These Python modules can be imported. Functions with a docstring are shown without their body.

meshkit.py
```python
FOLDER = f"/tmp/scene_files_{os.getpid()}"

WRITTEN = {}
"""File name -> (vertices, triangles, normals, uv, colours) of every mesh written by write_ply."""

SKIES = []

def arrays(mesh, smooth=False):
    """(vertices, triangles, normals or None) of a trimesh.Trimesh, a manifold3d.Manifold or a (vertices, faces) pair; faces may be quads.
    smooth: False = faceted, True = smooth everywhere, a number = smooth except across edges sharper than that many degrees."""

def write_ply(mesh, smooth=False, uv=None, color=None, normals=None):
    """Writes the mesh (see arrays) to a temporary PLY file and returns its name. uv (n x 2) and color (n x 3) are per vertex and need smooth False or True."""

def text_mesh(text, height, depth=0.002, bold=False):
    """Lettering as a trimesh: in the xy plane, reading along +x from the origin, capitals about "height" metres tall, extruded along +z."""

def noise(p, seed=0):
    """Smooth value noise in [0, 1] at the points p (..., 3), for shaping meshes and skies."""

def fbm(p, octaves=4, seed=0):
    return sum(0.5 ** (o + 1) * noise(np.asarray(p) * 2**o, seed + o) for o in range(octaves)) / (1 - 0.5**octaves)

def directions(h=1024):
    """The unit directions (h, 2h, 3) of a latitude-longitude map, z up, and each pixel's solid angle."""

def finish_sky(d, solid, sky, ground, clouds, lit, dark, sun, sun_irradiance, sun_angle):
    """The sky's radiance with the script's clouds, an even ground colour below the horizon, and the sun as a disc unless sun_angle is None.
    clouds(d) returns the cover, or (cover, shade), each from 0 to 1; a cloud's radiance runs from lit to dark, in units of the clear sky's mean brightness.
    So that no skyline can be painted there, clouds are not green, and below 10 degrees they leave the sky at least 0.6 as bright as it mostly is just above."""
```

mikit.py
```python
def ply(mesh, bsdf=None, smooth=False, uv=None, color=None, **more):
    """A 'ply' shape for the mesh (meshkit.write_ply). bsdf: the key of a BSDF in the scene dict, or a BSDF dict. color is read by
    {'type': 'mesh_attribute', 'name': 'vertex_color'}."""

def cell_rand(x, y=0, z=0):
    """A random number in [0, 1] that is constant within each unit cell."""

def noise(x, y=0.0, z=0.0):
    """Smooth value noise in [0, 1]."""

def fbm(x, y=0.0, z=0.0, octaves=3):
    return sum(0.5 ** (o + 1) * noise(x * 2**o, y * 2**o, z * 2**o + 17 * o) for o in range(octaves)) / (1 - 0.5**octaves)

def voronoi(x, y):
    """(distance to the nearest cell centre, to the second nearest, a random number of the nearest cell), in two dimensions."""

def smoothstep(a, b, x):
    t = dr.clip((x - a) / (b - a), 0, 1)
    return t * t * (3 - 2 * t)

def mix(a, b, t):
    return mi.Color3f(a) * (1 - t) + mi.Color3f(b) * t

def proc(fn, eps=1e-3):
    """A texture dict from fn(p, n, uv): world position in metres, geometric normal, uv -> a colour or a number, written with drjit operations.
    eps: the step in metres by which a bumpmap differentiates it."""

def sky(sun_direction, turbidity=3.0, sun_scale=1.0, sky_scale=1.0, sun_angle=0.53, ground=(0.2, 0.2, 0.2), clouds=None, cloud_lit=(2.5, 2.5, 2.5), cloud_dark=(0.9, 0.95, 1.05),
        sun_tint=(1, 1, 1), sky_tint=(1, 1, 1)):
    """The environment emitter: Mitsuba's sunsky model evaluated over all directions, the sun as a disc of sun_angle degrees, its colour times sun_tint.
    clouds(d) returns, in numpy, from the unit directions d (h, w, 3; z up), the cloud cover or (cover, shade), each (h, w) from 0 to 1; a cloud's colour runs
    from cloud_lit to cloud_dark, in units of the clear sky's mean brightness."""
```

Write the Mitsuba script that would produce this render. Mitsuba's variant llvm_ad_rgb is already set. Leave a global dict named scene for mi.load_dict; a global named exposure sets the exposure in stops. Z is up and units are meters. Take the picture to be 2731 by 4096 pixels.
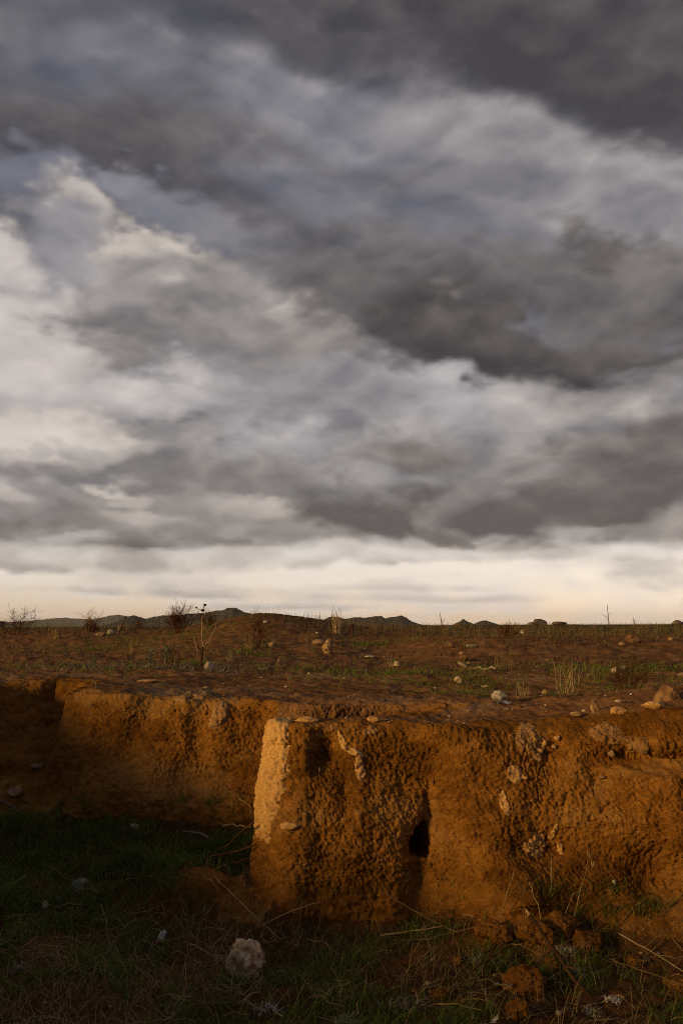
import math
import random

import numpy as np
import trimesh
from scipy.spatial import cKDTree

import mitsuba as mi
import drjit as dr
import mikit
from meshkit import fbm, noise

rng = np.random.default_rng(7)
random.seed(7)
scene, labels = {}, {}
T = mi.ScalarTransform4f

# ------------------------------------------------------------------ camera, sky, exposure
EYE = np.array([0.0, 0.0, 1.65])
PITCH, ROLL, F = math.radians(7.29), math.radians(0.25), 888.0
LOOK = np.array([0, math.cos(PITCH), math.sin(PITCH)])
UP = np.array([math.sin(ROLL), -math.sin(PITCH) * math.cos(ROLL), math.cos(PITCH) * math.cos(ROLL)])
scene['camera'] = {'type': 'perspective', 'fov': 2 * math.degrees(math.atan(341 / F)), 'fov_axis': 'x', 'near_clip': 0.05, 'far_clip': 60000.0,
                   'to_world': T().look_at(origin=EYE.tolist(), target=(EYE + LOOK).tolist(), up=UP.tolist())}
exposure = 3.28

CLOUD_MASSES = [  # bearing, elevation, half-width, half-height, tilt (degrees), tone, softness, opacity, thinness
    (-0.17, 39.3, 25.46, 5.25, 0.3, 80, 0.6, 0.9, 0.2),
    (-21.16, 34.01, 7.4, 2.51, 12.4, 82, 0.8, 0.8, 0.3),
    (-14.47, 33.41, 6.03, 1.36, -5.8, 103, 0.95, 0.7, 0.4),
    (0.36, 31.11, 8.42, 2.48, -12.8, 124, 0.9, 0.9, 0.45),
    (11.53, 27.91, 8.74, 2.72, -25.6, 130, 0.9, 0.9, 0.3),
    (19.67, 24.37, 6.37, 3.09, -17.9, 140, 0.9, 0.9, 0.3),
    (14.31, 34.4, 19.12, 4.01, -19.2, 70, 0.55, 0.97, 0.05),
    (20.48, 30.12, 7.13, 2.83, -21.5, 72, 0.7, 0.9, 0.05),
    (-0.87, 35.3, 6.41, 1.98, -6.4, 80, 0.8, 0.8, 0.1),
    (-18.95, 28.73, 10.08, 2.22, 3.7, 82, 0.7, 0.95, 0.1),
    (-11.36, 27.23, 5.92, 2.14, -19.1, 80, 0.7, 0.95, 0.1),
    (-1.96, 23.81, 9.84, 2.6, -20.2, 90, 0.85, 0.95, 0.15),
    (4.79, 22.48, 10.23, 2.6, -11.2, 90, 0.8, 0.9, 0.15),
    (-2.59, 27.09, 5.75, 1.5, -12.8, 115, 0.9, 0.6, 0.5),
    (-20.64, 25.65, 3.56, 1.66, 9.5, 92, 0.7, 0.95, 0.5),
    (-11.27, 24.77, 3.54, 1.54, -16.8, 104, 0.7, 0.95, 0.5),
    (-6.63, 23.53, 4.46, 1.96, -16.6, 106, 0.9, 0.9, 0.35),
    (-17.81, 25.01, 2.14, 1.25, -12.4, 192, 0.7, 0.95, 0.1),
    (-21.74, 22.34, 1.66, 1.46, 8.9, 195, 0.7, 0.9, 0.1),
    (-15.14, 26.49, 1.87, 0.87, 7.1, 122, 0.7, 0.8, 0.6),
    (-20.45, 17.36, 6.61, 4.85, 6.6, 196, 0.9, 1, 0.2),
    (-13.17, 22.45, 4.04, 1.3, -16.8, 194, 0.7, 0.95, 0),
    (-10.32, 21.64, 3.91, 1.31, -10.8, 178, 0.9, 0.8, 0),
    (-17.69, 22.5, 2.3, 1.92, -13.4, 128, 0.8, 0.95, 0.4),
    (-11.99, 20.87, 3.12, 1.31, -5.4, 140, 0.8, 0.85, 0.2),
    (-7.72, 20.48, 7.27, 1.97, 10.8, 124, 0.7, 0.95, 0.15),
    (-10.48, 17.54, 6.39, 2.01, -4.6, 120, 0.6, 0.95, 0.1),
    (-5.36, 17.63, 7.36, 2.71, -8.0, 124, 0.8, 0.95, 0.1),
    (-4.19, 16.31, 7.42, 1.64, -10.5, 126, 0.7, 0.9, 0.15),
    (-1.33, 18.8, 3.02, 1.89, 0.7, 142, 0.7, 0.7, 0.05),
    (-2.51, 20.66, 1.63, 0.53, 25.5, 172, 0.9, 0.8, 0),
    (-10.72, 16.18, 1.06, 0.68, -37.5, 180, 0.7, 0.7, 0.3),
    (7.85, 14.07, 7.39, 2.05, -6.7, 148, 0.7, 0.95, 0.4),
    (-4.16, 14.11, 8.02, 2.21, -6.7, 122, 0.8, 0.95, 0.3),
    (-11.52, 14.93, 4.51, 1.63, -17.1, 150, 0.8, 0.8, 0.4),
    (0.14, 15.4, 3.61, 1.24, -9.7, 126, 0.7, 0.8, 0.3),
    (4.19, 20.65, 8.43, 3.17, -15.8, 88, 0.75, 0.97, 0.05),
    (14.7, 20.89, 6.16, 2.31, -5.1, 96, 0.8, 0.95, 0.05),
    (19.46, 19.42, 4.92, 2.53, -6.4, 96, 0.8, 0.97, 0.05),
    (7.36, 19.82, 1.33, 0.7, 17.6, 135, 0.9, 0.8, 0.1),
    (8.48, 18.12, 6.5, 2.0, -12.3, 78, 0.45, 1, 0),
    (14.3, 16.61, 4.97, 1.53, -7.9, 74, 0.4, 1, 0),
    (10.43, 16.83, 8.08, 1.55, -14.7, 76, 0.45, 1, 0),
    (17.47, 22.66, 1.99, 1.5, -6.7, 85, 0.8, 0.9, 0),
    (18.58, 16.93, 4.5, 1.29, -5.3, 90, 0.5, 1, 0),
    (19.81, 15.39, 2.97, 1.09, -5.2, 108, 0.5, 0.95, 0.1),
    (17.66, 13.33, 5.6, 1.46, -3.9, 150, 0.9, 0.95, 0.1),
    (-16.38, 14.07, 5.66, 2.13, 4.3, 190, 0.8, 0.9, 0.3),
    (-18.09, 11.29, 6.09, 1.73, 3.9, 208, 0.8, 0.95, 0),
    (-4.69, 11.32, 4.73, 1.53, 1.2, 146, 0.8, 0.9, 0.4),
    (12.26, 11.73, 2.41, 2.73, -2.3, 150, 0.9, 0.9, 0.2),
    (-16.24, 10.65, 2.02, 0.81, -9.1, 155, 0.5, 0.95, 0.2),
    (-19.22, 10.5, 0.65, 0.4, 3.9, 165, 0.6, 0.9, 0.2),
    (-11.14, 11.62, 2.96, 0.82, -9.7, 128, 0.45, 0.95, 0.2),
    (-9.46, 10.78, 3.27, 0.61, -6.1, 138, 0.6, 0.8, 0.2),
    (3.29, 11.93, 4.46, 0.97, -0.4, 150, 0.8, 0.7, 0.2),
    (4.43, 10.95, 3.48, 1.0, -4.6, 112, 0.6, 1, 0),
    (1.3, 10.97, 2.24, 0.73, 0.0, 125, 0.7, 0.8, 0.1),
    (1.58, 9.71, 4.2, 0.98, -0.0, 135, 0.8, 0.8, 0.3),
    (-6.36, 9.48, 5.82, 1.25, 4.3, 124, 0.6, 0.9, 0.1),
    (-18.41, 6.74, 7.08, 1.92, -0.7, 124, 0.45, 1, 0.3),
    (-12.09, 6.69, 9.38, 1.76, -1.4, 128, 0.35, 1, 0.1),
    (-13.4, 5.62, 9.28, 0.71, 0.6, 126, 0.25, 1, 0.1),
    (-4.62, 6.16, 4.46, 1.12, 0.7, 146, 0.6, 0.9, 0),
    (-15.09, 8.36, 1.44, 0.3, -20.2, 190, 0.7, 0.9, 0),
    (-13.86, 7.59, 1.32, 0.49, 2.1, 178, 0.6, 0.9, 0),
    (-13.16, 6.52, 2.93, 0.44, -0.3, 170, 0.6, 0.9, 0),
    (-16.81, 5.4, 2.06, 0.27, 1.9, 172, 0.7, 0.8, 0),
    (-20.97, 7.8, 1.03, 0.42, -12.8, 185, 0.8, 0.8, 0),
    (-5.2, 7.55, 3.06, 0.62, 0.9, 172, 0.6, 0.9, 0),
    (1.02, 7.04, 5.19, 1.46, -4.9, 94, 0.5, 1, 0),
    (11.61, 7.22, 9.68, 1.93, -3.3, 92, 0.5, 1, 0),
    (6.36, 5.99, 2.22, 1.06, -35.6, 114, 0.4, 1, 0),
    (7.49, 7.71, 2.21, 1.11, 34.5, 108, 0.8, 0.8, 0.1),
    (10.01, 9.32, 3.27, 1.11, 18.9, 118, 0.9, 0.8, 0.1),
    (16.98, 8.55, 5.91, 2.28, 2.9, 100, 0.6, 1, 0),
    (17.57, 10.72, 4.33, 0.96, 2.1, 112, 0.6, 0.95, 0),
    (20.73, 9.96, 3.2, 3.15, -3.5, 98, 0.7, 0.95, 0),
    (16.62, 5.74, 3.61, 0.7, -3.5, 132, 0.5, 0.95, 0),
    (20.33, 6.29, 1.73, 0.79, -2.1, 165, 1, 0.9, 0),
    (8.06, 4.89, 0.36, 0.36, 39.7, 112, 0.5, 0.95, 0),
    (-2.35, 4.42, 15.58, 0.56, 0.4, 186, 0.8, 0.9, 0.4),
    (-16.48, 3.8, 8.75, 0.81, 1.4, 172, 0.7, 0.9, 0.2),
    (11.55, 4.33, 11.27, 0.49, -0.6, 198, 0.8, 0.8, 0.4),
    (-18.73, 2.74, 4.28, 0.58, -3.0, 238, 0.7, 0.95, 0.9),
    (-9.8, 2.48, 7.06, 0.71, -3.4, 204, 0.6, 0.95, 0.35),
    (-2.89, 2.82, 3.91, 0.56, 0.4, 255, 0.7, 1, 0.85),
    (1.59, 3.32, 5.59, 0.45, 0.2, 255, 0.8, 0.9, 0.85),
    (7.44, 3.67, 3.58, 0.33, -0.2, 246, 0.7, 0.9, 1.0),
    (12.6, 3.37, 4.0, 0.71, -0.5, 255, 0.7, 1, 0.6),
    (10.15, 2.01, 6.77, 0.99, -0.1, 240, 0.8, 0.9, 0.4),
    (16.74, 1.45, 3.84, 0.96, -0.2, 255, 0.8, 0.9, 0.7),
    (19.57, 2.76, 2.73, 0.95, -0.7, 206, 0.8, 0.9, 0.15),
    (-15.35, 1.25, 9.86, 0.54, -1.5, 208, 0.35, 1, 0.95),
    (-12.48, 2.09, 6.13, 0.24, -2.3, 182, 0.8, 0.85, 0.1),
    (3.27, 2.37, 6.68, 0.25, -0.9, 208, 0.8, 0.8, 0.2),
    (6.32, 1.66, 9.09, 0.28, -0.9, 205, 0.9, 0.8, 0.2),
    (-5.1, 1.14, 7.19, 0.22, -0.6, 205, 0.9, 0.8, 0.3),
    (15.0, 3.75, 3.14, 0.27, -0.7, 215, 0.9, 0.7, 0.2),
    (0.03, 0.33, 24.69, 0.39, 0.2, 246, 0.9, 0.8, 0.9),
]
def clouds(d):
    az = np.degrees(np.arctan2(d[..., 0], d[..., 1]))
    el = np.degrees(np.arcsin(np.clip(d[..., 2], -1, 1)))
    near = np.clip(el / 16, 0.12, 1)
    # a cloud layer seen in perspective: detail shrinks and flattens towards the horizon
    flat = d / (0.30 + np.abs(d[..., 2:]))
    q = np.concatenate([d[..., :2], d[..., 2:] * 1.6], -1)
    big = [fbm(q * 7, 3, s) - 0.5 for s in (11, 23)]
    fine = [fbm(q * 22, 5, s) - 0.5 for s in (37, 51)]
    wa = (4.5 * big[0] + 4.2 * fine[0]) * (0.35 + 0.65 * near)
    we = (3.0 * big[1] + 3.4 * fine[1]) * near
    q2 = q + 0.02 * np.stack([fine[0], fine[1], fine[0] - fine[1]], -1) + 0.05 * np.stack([big[1], big[0], big[1]], -1)
    puff = 1 - np.abs(2 * fbm(q2 * 15, 5, 83) - 1)                                     # rounded billows between creases
    relief = fbm(q2 * 13 + np.array([0, 0, 0.16]), 6, 97) - fbm(q2 * 13 - np.array([0, 0, 0.16]), 6, 97)
    wisp = fbm(q2 * 60, 3, 43) - 0.5
    tex = fbm(flat * 4.0, 5, 71) - 0.5
    side = np.clip((np.abs(az) - 26) / 14, 0, 1)
    tone = np.interp(el, [0, 3, 5, 8, 14, 22, 30, 45, 90], [238, 212, 155, 100, 88, 92, 92, 82, 76])
    tone = tone + 90 * (fbm(flat * 1.6, 4, 5) - 0.5) * np.clip(side + (el - 38) / 10, 0, 1) * np.clip(el / 6, 0, 1)
    thin = 0.2 + 0.18 * np.clip(big[0] * 6, 0, 1) + 0.3 * np.clip((5 - el) / 3, 0, 1)
    a2, e2 = az + wa, el + we
    for (a, e, w, h, t, g, soft, alpha, blue) in CLOUD_MASSES:
        c, s = math.cos(math.radians(t)), math.sin(math.radians(t))
        x = (a2 - a) * math.cos(math.radians(e))
        y = e2 - e
        u, v = (x * c + y * s) / w, (-x * s + y * c) / h
        v = np.where(v < 0, v * 1.12, v * 0.92)                                     # flatter below than above
        soft = 0.22 + 0.9 * soft
        r = np.sqrt(u * u + v * v) + (0.7 * fine[1] + 0.5 * wisp) * min(1, 2.2 / h)
        m = np.clip((1 + 0.45 * soft - r) / soft, 0, 1)
        m = m * m * (3 - 2 * m) * alpha
        tone = tone + (g + 12 * np.clip(v, -1, 1) - tone) * m
        thin = thin + (blue - thin) * m
    mid = np.exp(-((tone - 145) / 55) ** 2)
    amp = np.clip(el / 9, 0.5, 1) * (0.45 + 0.75 * mid)
    tone = tone + amp * (20 * tex + 46 * (puff - 0.66) + 74 * relief + 12 * wisp)
    thin = thin + np.clip((7 - el) / 3, 0, 1) * (2.2 * relief + 1.4 * fine[0])
    b = np.clip(tone / 255, 0.05, 1) ** 2.2
    return 1 - np.clip(thin, 0, 1) * np.interp(el, [0, 4, 8], [0.95, 0.85, 0.55]), np.clip((0.86 - b) / (0.86 - 0.058), 0, 1)
SUN = (-0.82, -0.50, 0.19)
scene['sky'] = mikit.sky(SUN, turbidity=3, sun_scale=0.3, sky_scale=1.0, sun_angle=10, ground=(0.10, 0.07, 0.045), clouds=clouds,
                         cloud_lit=(1.98, 1.75, 1.57), cloud_dark=(0.128, 0.114, 0.124), sun_tint=(0.98, 0.94, 0.60), sky_tint=(1.06, 0.79, 0.83))

# ------------------------------------------------------------------ materials
def rgb(*c):
    return {'type': 'rgb', 'value': [float(v) for v in c]}


def soil(base, dark, pale, grain=1.0, patch=0.0):
    """Earth: crumbly patches of two tones, fine grain and small pale grits; patch: how much a limy dust and damp clay mottle it."""
    def fn(p, n, uv):
        a = mikit.fbm(p.x * 3.1, p.y * 3.1, p.z * 3.1, 4)
        b = mikit.fbm(p.x * 23 * grain, p.y * 23 * grain, p.z * 23 * grain, 3)
        g = mikit.noise(p.x * 140, p.y * 140, p.z * 140)
        t = mikit.smoothstep(0.28, 0.72, 0.55 * a + 0.45 * b)
        c = mikit.mix(dark, base, t)
        grit = mikit.smoothstep(0.86, 0.93, mikit.noise(p.x * 75 + 9, p.y * 75, p.z * 75))
        if patch:
            m = mikit.fbm(p.x * 2.3 + 7, p.y * 2.3, p.z * 3.4, 5)
            c = c * (1 - 0.45 * patch * mikit.smoothstep(0.50, 0.36, m))
            c = mikit.mix(c, mi.Color3f(pale) * 0.85, 0.55 * patch * mikit.smoothstep(0.58, 0.70, m + 0.14 * (b - 0.5)))
        return mikit.mix(c * (0.72 + 0.56 * g), mi.Color3f(pale), 0.55 * grit)
    return {'type': 'twosided', 'bsdf': {'type': 'diffuse', 'reflectance': mikit.proc(fn)}}


scene['soil_face'] = soil((0.29, 0.135, 0.034), (0.15, 0.064, 0.015), (0.42, 0.24, 0.095), 1.0, 0.8)
scene['soil_top'] = soil((0.25, 0.135, 0.070), (0.15, 0.074, 0.036), (0.38, 0.29, 0.20), 1.0, 0.5)
scene['soil_floor'] = soil((0.15, 0.072, 0.027), (0.065, 0.032, 0.013), (0.2, 0.14, 0.09))


def field_colour(p, n, uv):
    a = mikit.fbm(p.x * 0.7, p.y * 0.35, 3.0, 4)
    b = mikit.fbm(p.x * 9, p.y * 9, p.z * 9, 3)
    earth = mikit.mix((0.15, 0.074, 0.036), (0.25, 0.135, 0.070), mikit.smoothstep(0.3, 0.7, b))
    turf = mikit.mix((0.05, 0.05, 0.02), (0.12, 0.105, 0.05), b)
    cover = mikit.smoothstep(0.42, 0.6, a + 0.22 * mikit.smoothstep(18, 30, p.y) + 0.2 * (b - 0.5)) * mikit.smoothstep(15, 24, p.y)
    return mikit.mix(earth, turf, cover)


scene['soil_field'] = {'type': 'twosided', 'bsdf': {'type': 'diffuse', 'reflectance': mikit.proc(field_colour)}}
scene['soil_rind'] = soil((0.37, 0.225, 0.115), (0.23, 0.125, 0.055), (0.46, 0.32, 0.2), 1.6)
scene['soil_crust'] = soil((0.60, 0.37, 0.17), (0.42, 0.235, 0.095), (0.66, 0.47, 0.28), 1.6)


# ------------------------------------------------------------------ terrain shape
def sm(a, b, x):
    t = np.clip((x - a) / (b - a), 0, 1)
    return t * t * (3 - 2 * t)


TURN = np.array([[0.36, 0.48, -0.80], [-0.80, 0.60, 0.0], [0.48, 0.64, 0.60]])


def rough(p, octaves, seed):
    """Value noise summed over turned octaves, about -0.5 to 0.5, without the lattice's grain."""
    total, weight = 0, 0
    for o in range(octaves):
        p = p @ TURN.T * 2.03 + 3.7
        total = total + 0.52 ** o * noise(p / 2.03, seed + o)
        weight += 0.52 ** o
    return total / weight - 0.5


def bell(x, y, x0, y0, rx, ry):
    return np.exp(-((x - x0) / rx) ** 2 - ((y - y0) / ry) ** 2)


HUMMOCKS = [(13.2, 52, 0.9, 0.16), (14.8, 52, 0.5, 0.12), (15.9, 52, 0.5, 0.13), (12.1, 57, 0.8, 0.10)]


def z_top(x, y):
    """Height of the uncut land round the ditch."""
    z = 1.13 + 0.05 * sm(-0.6, -2.0, x) - 0.045 * sm(1.0, 0.3, x) * sm(-0.9, -0.5, x) * sm(6.15, 6.0, y)
    z = z + 0.20 * bell(x, y, 2.9, 5.7, 1.15, 0.75) - 0.055 * bell(x, y, 1.0, 5.6, 0.65, 0.5)
    z = z - 0.04 * bell(x, y, 1.6, 7.6, 1.6, 1.0)
    z = z + 0.60 * bell(x, y, -5.0, 5.2, 1.0, 1.4) + 0.3 * bell(x, y, -4.4, 6.4, 0.75, 0.8)  # unseen mounds at the left, added to shade the rear bank and recess
    left = sm(0.5, -2.5, x)
    z = z + left * (0.07 * sm(11.2, 12.6, y + 0.35 * np.sin(x * 0.9)) - 0.03 * sm(12.8, 14, y) + 0.34 * sm(14, 20.5, y))
    right = sm(0.6, 2.6, x + 0.12 * (y - 12))
    edge = y + 0.5 * np.sin(x * 0.8 + 0.6) + 0.10 * (x - 4)
    z = z + right * (0.30 * sm(11.6, 14.3, edge) - 0.03 * sm(14.6, 17, edge) + 0.17 * sm(17, 40, y))
    far = sm(19, 42, y)
    z = z + (1 - left) * (1 - right) * 0.44 * sm(15, 38, y) * (1 - far) + 0
    mound = np.exp(-np.abs((x + 1.35 + 0.02 * (y - 20)) / np.where(x > -1.35, 2.3, 1.75)) ** 2.2 - np.abs((y - 20.5) / 5.6) ** 2.4)
    z = z + (0.62 - 0.22 * left - 0.08 * right) * mound
    z = z * (1 - far) + 1.595 * far
    for (hx, hy, hr, hh) in HUMMOCKS:
        z = z + hh * bell(x, y, hx, hy, hr, hr * 0.8)
    return z


def z_floor(x, y):
    """Height of the ditch's bottom."""
    z = -0.055 + 0.09 * (fbm(np.stack([x, y, 0 * x], -1) * 1.3, 3, 3) - 0.5)
    rise = sm(4.75, 6.3, y) * sm(0.5, -0.6, x)
    z = z + 0.22 * rise + 0.16 * bell(x + 0.9 * (y - 5.45), y, -0.82, 5.45, 0.30, 0.35)
    z = z + rise * 0.16 * (0.5 + rough(np.stack([x * 2.2, y * 0.6, 0 * x], -1), 2, 17)) * sm(5.7, 6.3, y)
    z = z + (0.26 * sm(5.95, 7.0, y) + 0.10 * sm(7, 7.7, y)) * sm(-1.75, -2.15, x)
    z = z + 0.75 * sm(-0.2, 0.85, x) * sm(5.75, 6.0, y)
    z = z + 0.13 * bell(x, y, 0.98, 4.92, 0.42, 0.17)
    return z


LAND = np.array([  # plan of the cut edge: ditch side on the right hand when walked from the first point
    (-3.55, 6.5), (-3.15, 7.1), (-3.0, 7.9), (-2.6, 8.2), (-2.25, 8.0), (-2.1, 7.3), (-2.03, 6.75), (-1.8, 6.6), (-1.5, 6.55), (-1.1, 6.52), (-0.7, 6.45), (-0.2, 6.38), (0.3, 6.38), (0.62, 6.33),  # first points: unseen spur left of the recess, added to block the sun
    (0.76, 6.24), (0.6, 6.12), (0.3, 5.92), (0.0, 5.75), (-0.28, 5.63), (-0.40, 5.54), (-0.455, 5.44), (-0.41, 5.29), (-0.22, 5.22), (0.0, 5.27), (0.4, 5.30), (0.8, 5.28), (1.2, 5.25), (1.6, 5.14),
    (1.95, 5.05), (2.4, 5.05), (2.9, 4.9), (3.6, 4.8), (4.5, 4.4), (4.4, 0), (3.5, -1.4), (-3.5, -1.5), (-4.4, 0), (-40, 0), (-40, -40), (40, -40), (40, 40), (-40, 40), (-40, 1), (-4.4, 0.3), (-3.9, 2.0), (-3.8, 4.5), (-3.8, 6.0)])


def plan_distance(x, y):
    """Signed distance in plan to the cut edge, positive on the land."""
    best, inside = np.full(x.shape, 1e9), np.zeros(x.shape, bool)
    for (x0, y0), (x1, y1) in zip(LAND, np.roll(LAND, -1, 0)):
        ex, ey = x1 - x0, y1 - y0
        t = np.clip(((x - x0) * ex + (y - y0) * ey) / (ex * ex + ey * ey), 0, 1)
        best = np.minimum(best, (x - x0 - t * ex) ** 2 + (y - y0 - t * ey) ** 2)
        cross = ((y0 > y) != (y1 > y))
        inside ^= cross & (x < ex * (y - y0) / (ey if ey else 1e-9) + x0)
    return np.where(inside, 1, -1) * np.sqrt(best)


DENTS = [  # hollows (+) and bulges (-) of the two faces: x, z, depth, rx, rz, front face?
    (0.42, 0.28, 0.05, 0.06, 0.14, 1), (0.50, 0.62, 0.06, 0.05, 0.12, 1), (1.75, 0.26, 0.17, 0.35, 0.20, 1), (1.12, 0.42, 0.08, 0.22, 0.10, 1), (1.75, 0.90, 0.10, 0.30, 0.05, 1), (1.30, 0.15, 0.06, 0.15, 0.12, 1),
    (1.02, 0.80, -0.05, 0.25, 0.2, 1), (0.85, 0.25, -0.07, 0.22, 0.25, 1), (1.75, 0.60, -0.06, 0.3, 0.2, 1), (0.15, 0.55, -0.05, 0.2, 0.3, 1), (-0.10, 0.88, 0.05, 0.10, 0.17, 1),
    (0.02, 0.70, 0.04, 0.06, 0.08, 1), (0.62, 0.95, -0.03, 0.25, 0.12, 1), (-0.32, 0.45, -0.05, 0.10, 0.3, 1), (0.55, 0.7, 0.03, 0.1, 0.3, 1),
    (-1.05, 0.62, 0.10, 0.16, 0.22, 0), (-1.45, 0.75, 0.04, 0.12, 0.3, 0), (-1.3, 0.55, -0.05, 0.3, 0.2, 0), (-0.8, 0.5, 0.07, 0.2, 0.2, 0), (-1.75, 0.5, -0.05, 0.25, 0.25, 0), (-0.85, 0.33, -0.08, 0.3, 0.1, 0),
]


def solid(p, d=None):
    """Positive inside the earth (about metres near the surface)."""
    x, y, z = p[..., 0], p[..., 1], p[..., 2]
    if d is None:
        d = plan_distance(x, y)
    front = sm(6.25, 6.0, y) * sm(4.0, 4.3, y)
    batter = np.where(front > 0.5, 0.13 + 0.20 * sm(0.1, 1.3, x), 0.34)
    s = 1.1 - z
    face = d + batter * np.clip(s, -0.2, 1.4) - 0.05 * np.sin(np.clip(s, 0, 1.1) / 1.1 * math.pi) * 0.5
    back = (y > 6.3) & (x < 0.4)
    for (a, c, depth, rx, rz, f) in DENTS:
        w = bell(x, z, a, c, rx, rz)
        face = face - depth * w * (front if f else back)
    face = face * 0.92
    top = z_top(x, y) - z
    k = 0.07 + 0.16 * sm(0.4, 1.6, x) * front
    h = np.clip(0.5 + 0.5 * (top - face) / k, 0, 1)
    land = top * (1 - h) + face * h - k * h * (1 - h)
    floor = z_floor(x, y) - z
    k = 0.12 + 0.18 * back * (x > -1.95)
    h = np.clip(0.5 + 0.5 * (land - floor) / k, 0, 1)
    earth = floor * (1 - h) + land * h + k * h * (1 - h)
    # burrows: a tall one in the front face, small ones elsewhere
    for (a, b, c, ra, rb, rc) in BURROWS:
        e = np.sqrt(((x - a - 0.12 * (z - c)) / ra) ** 2 + ((y - b) / rb) ** 2 + ((z - c) / rc) ** 2)
        e = e + 0.55 * rough(p * 9, 2, 95) + 0.3 * rough(p * 28, 2, 96) if len(p.shape) == 2 else e
        earth = np.minimum(earth, (e - 1) * min(ra, rc))
    return earth


BURROWS = [(0.44, 5.40, 0.44, 0.068, 0.50, 0.12)]


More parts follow.
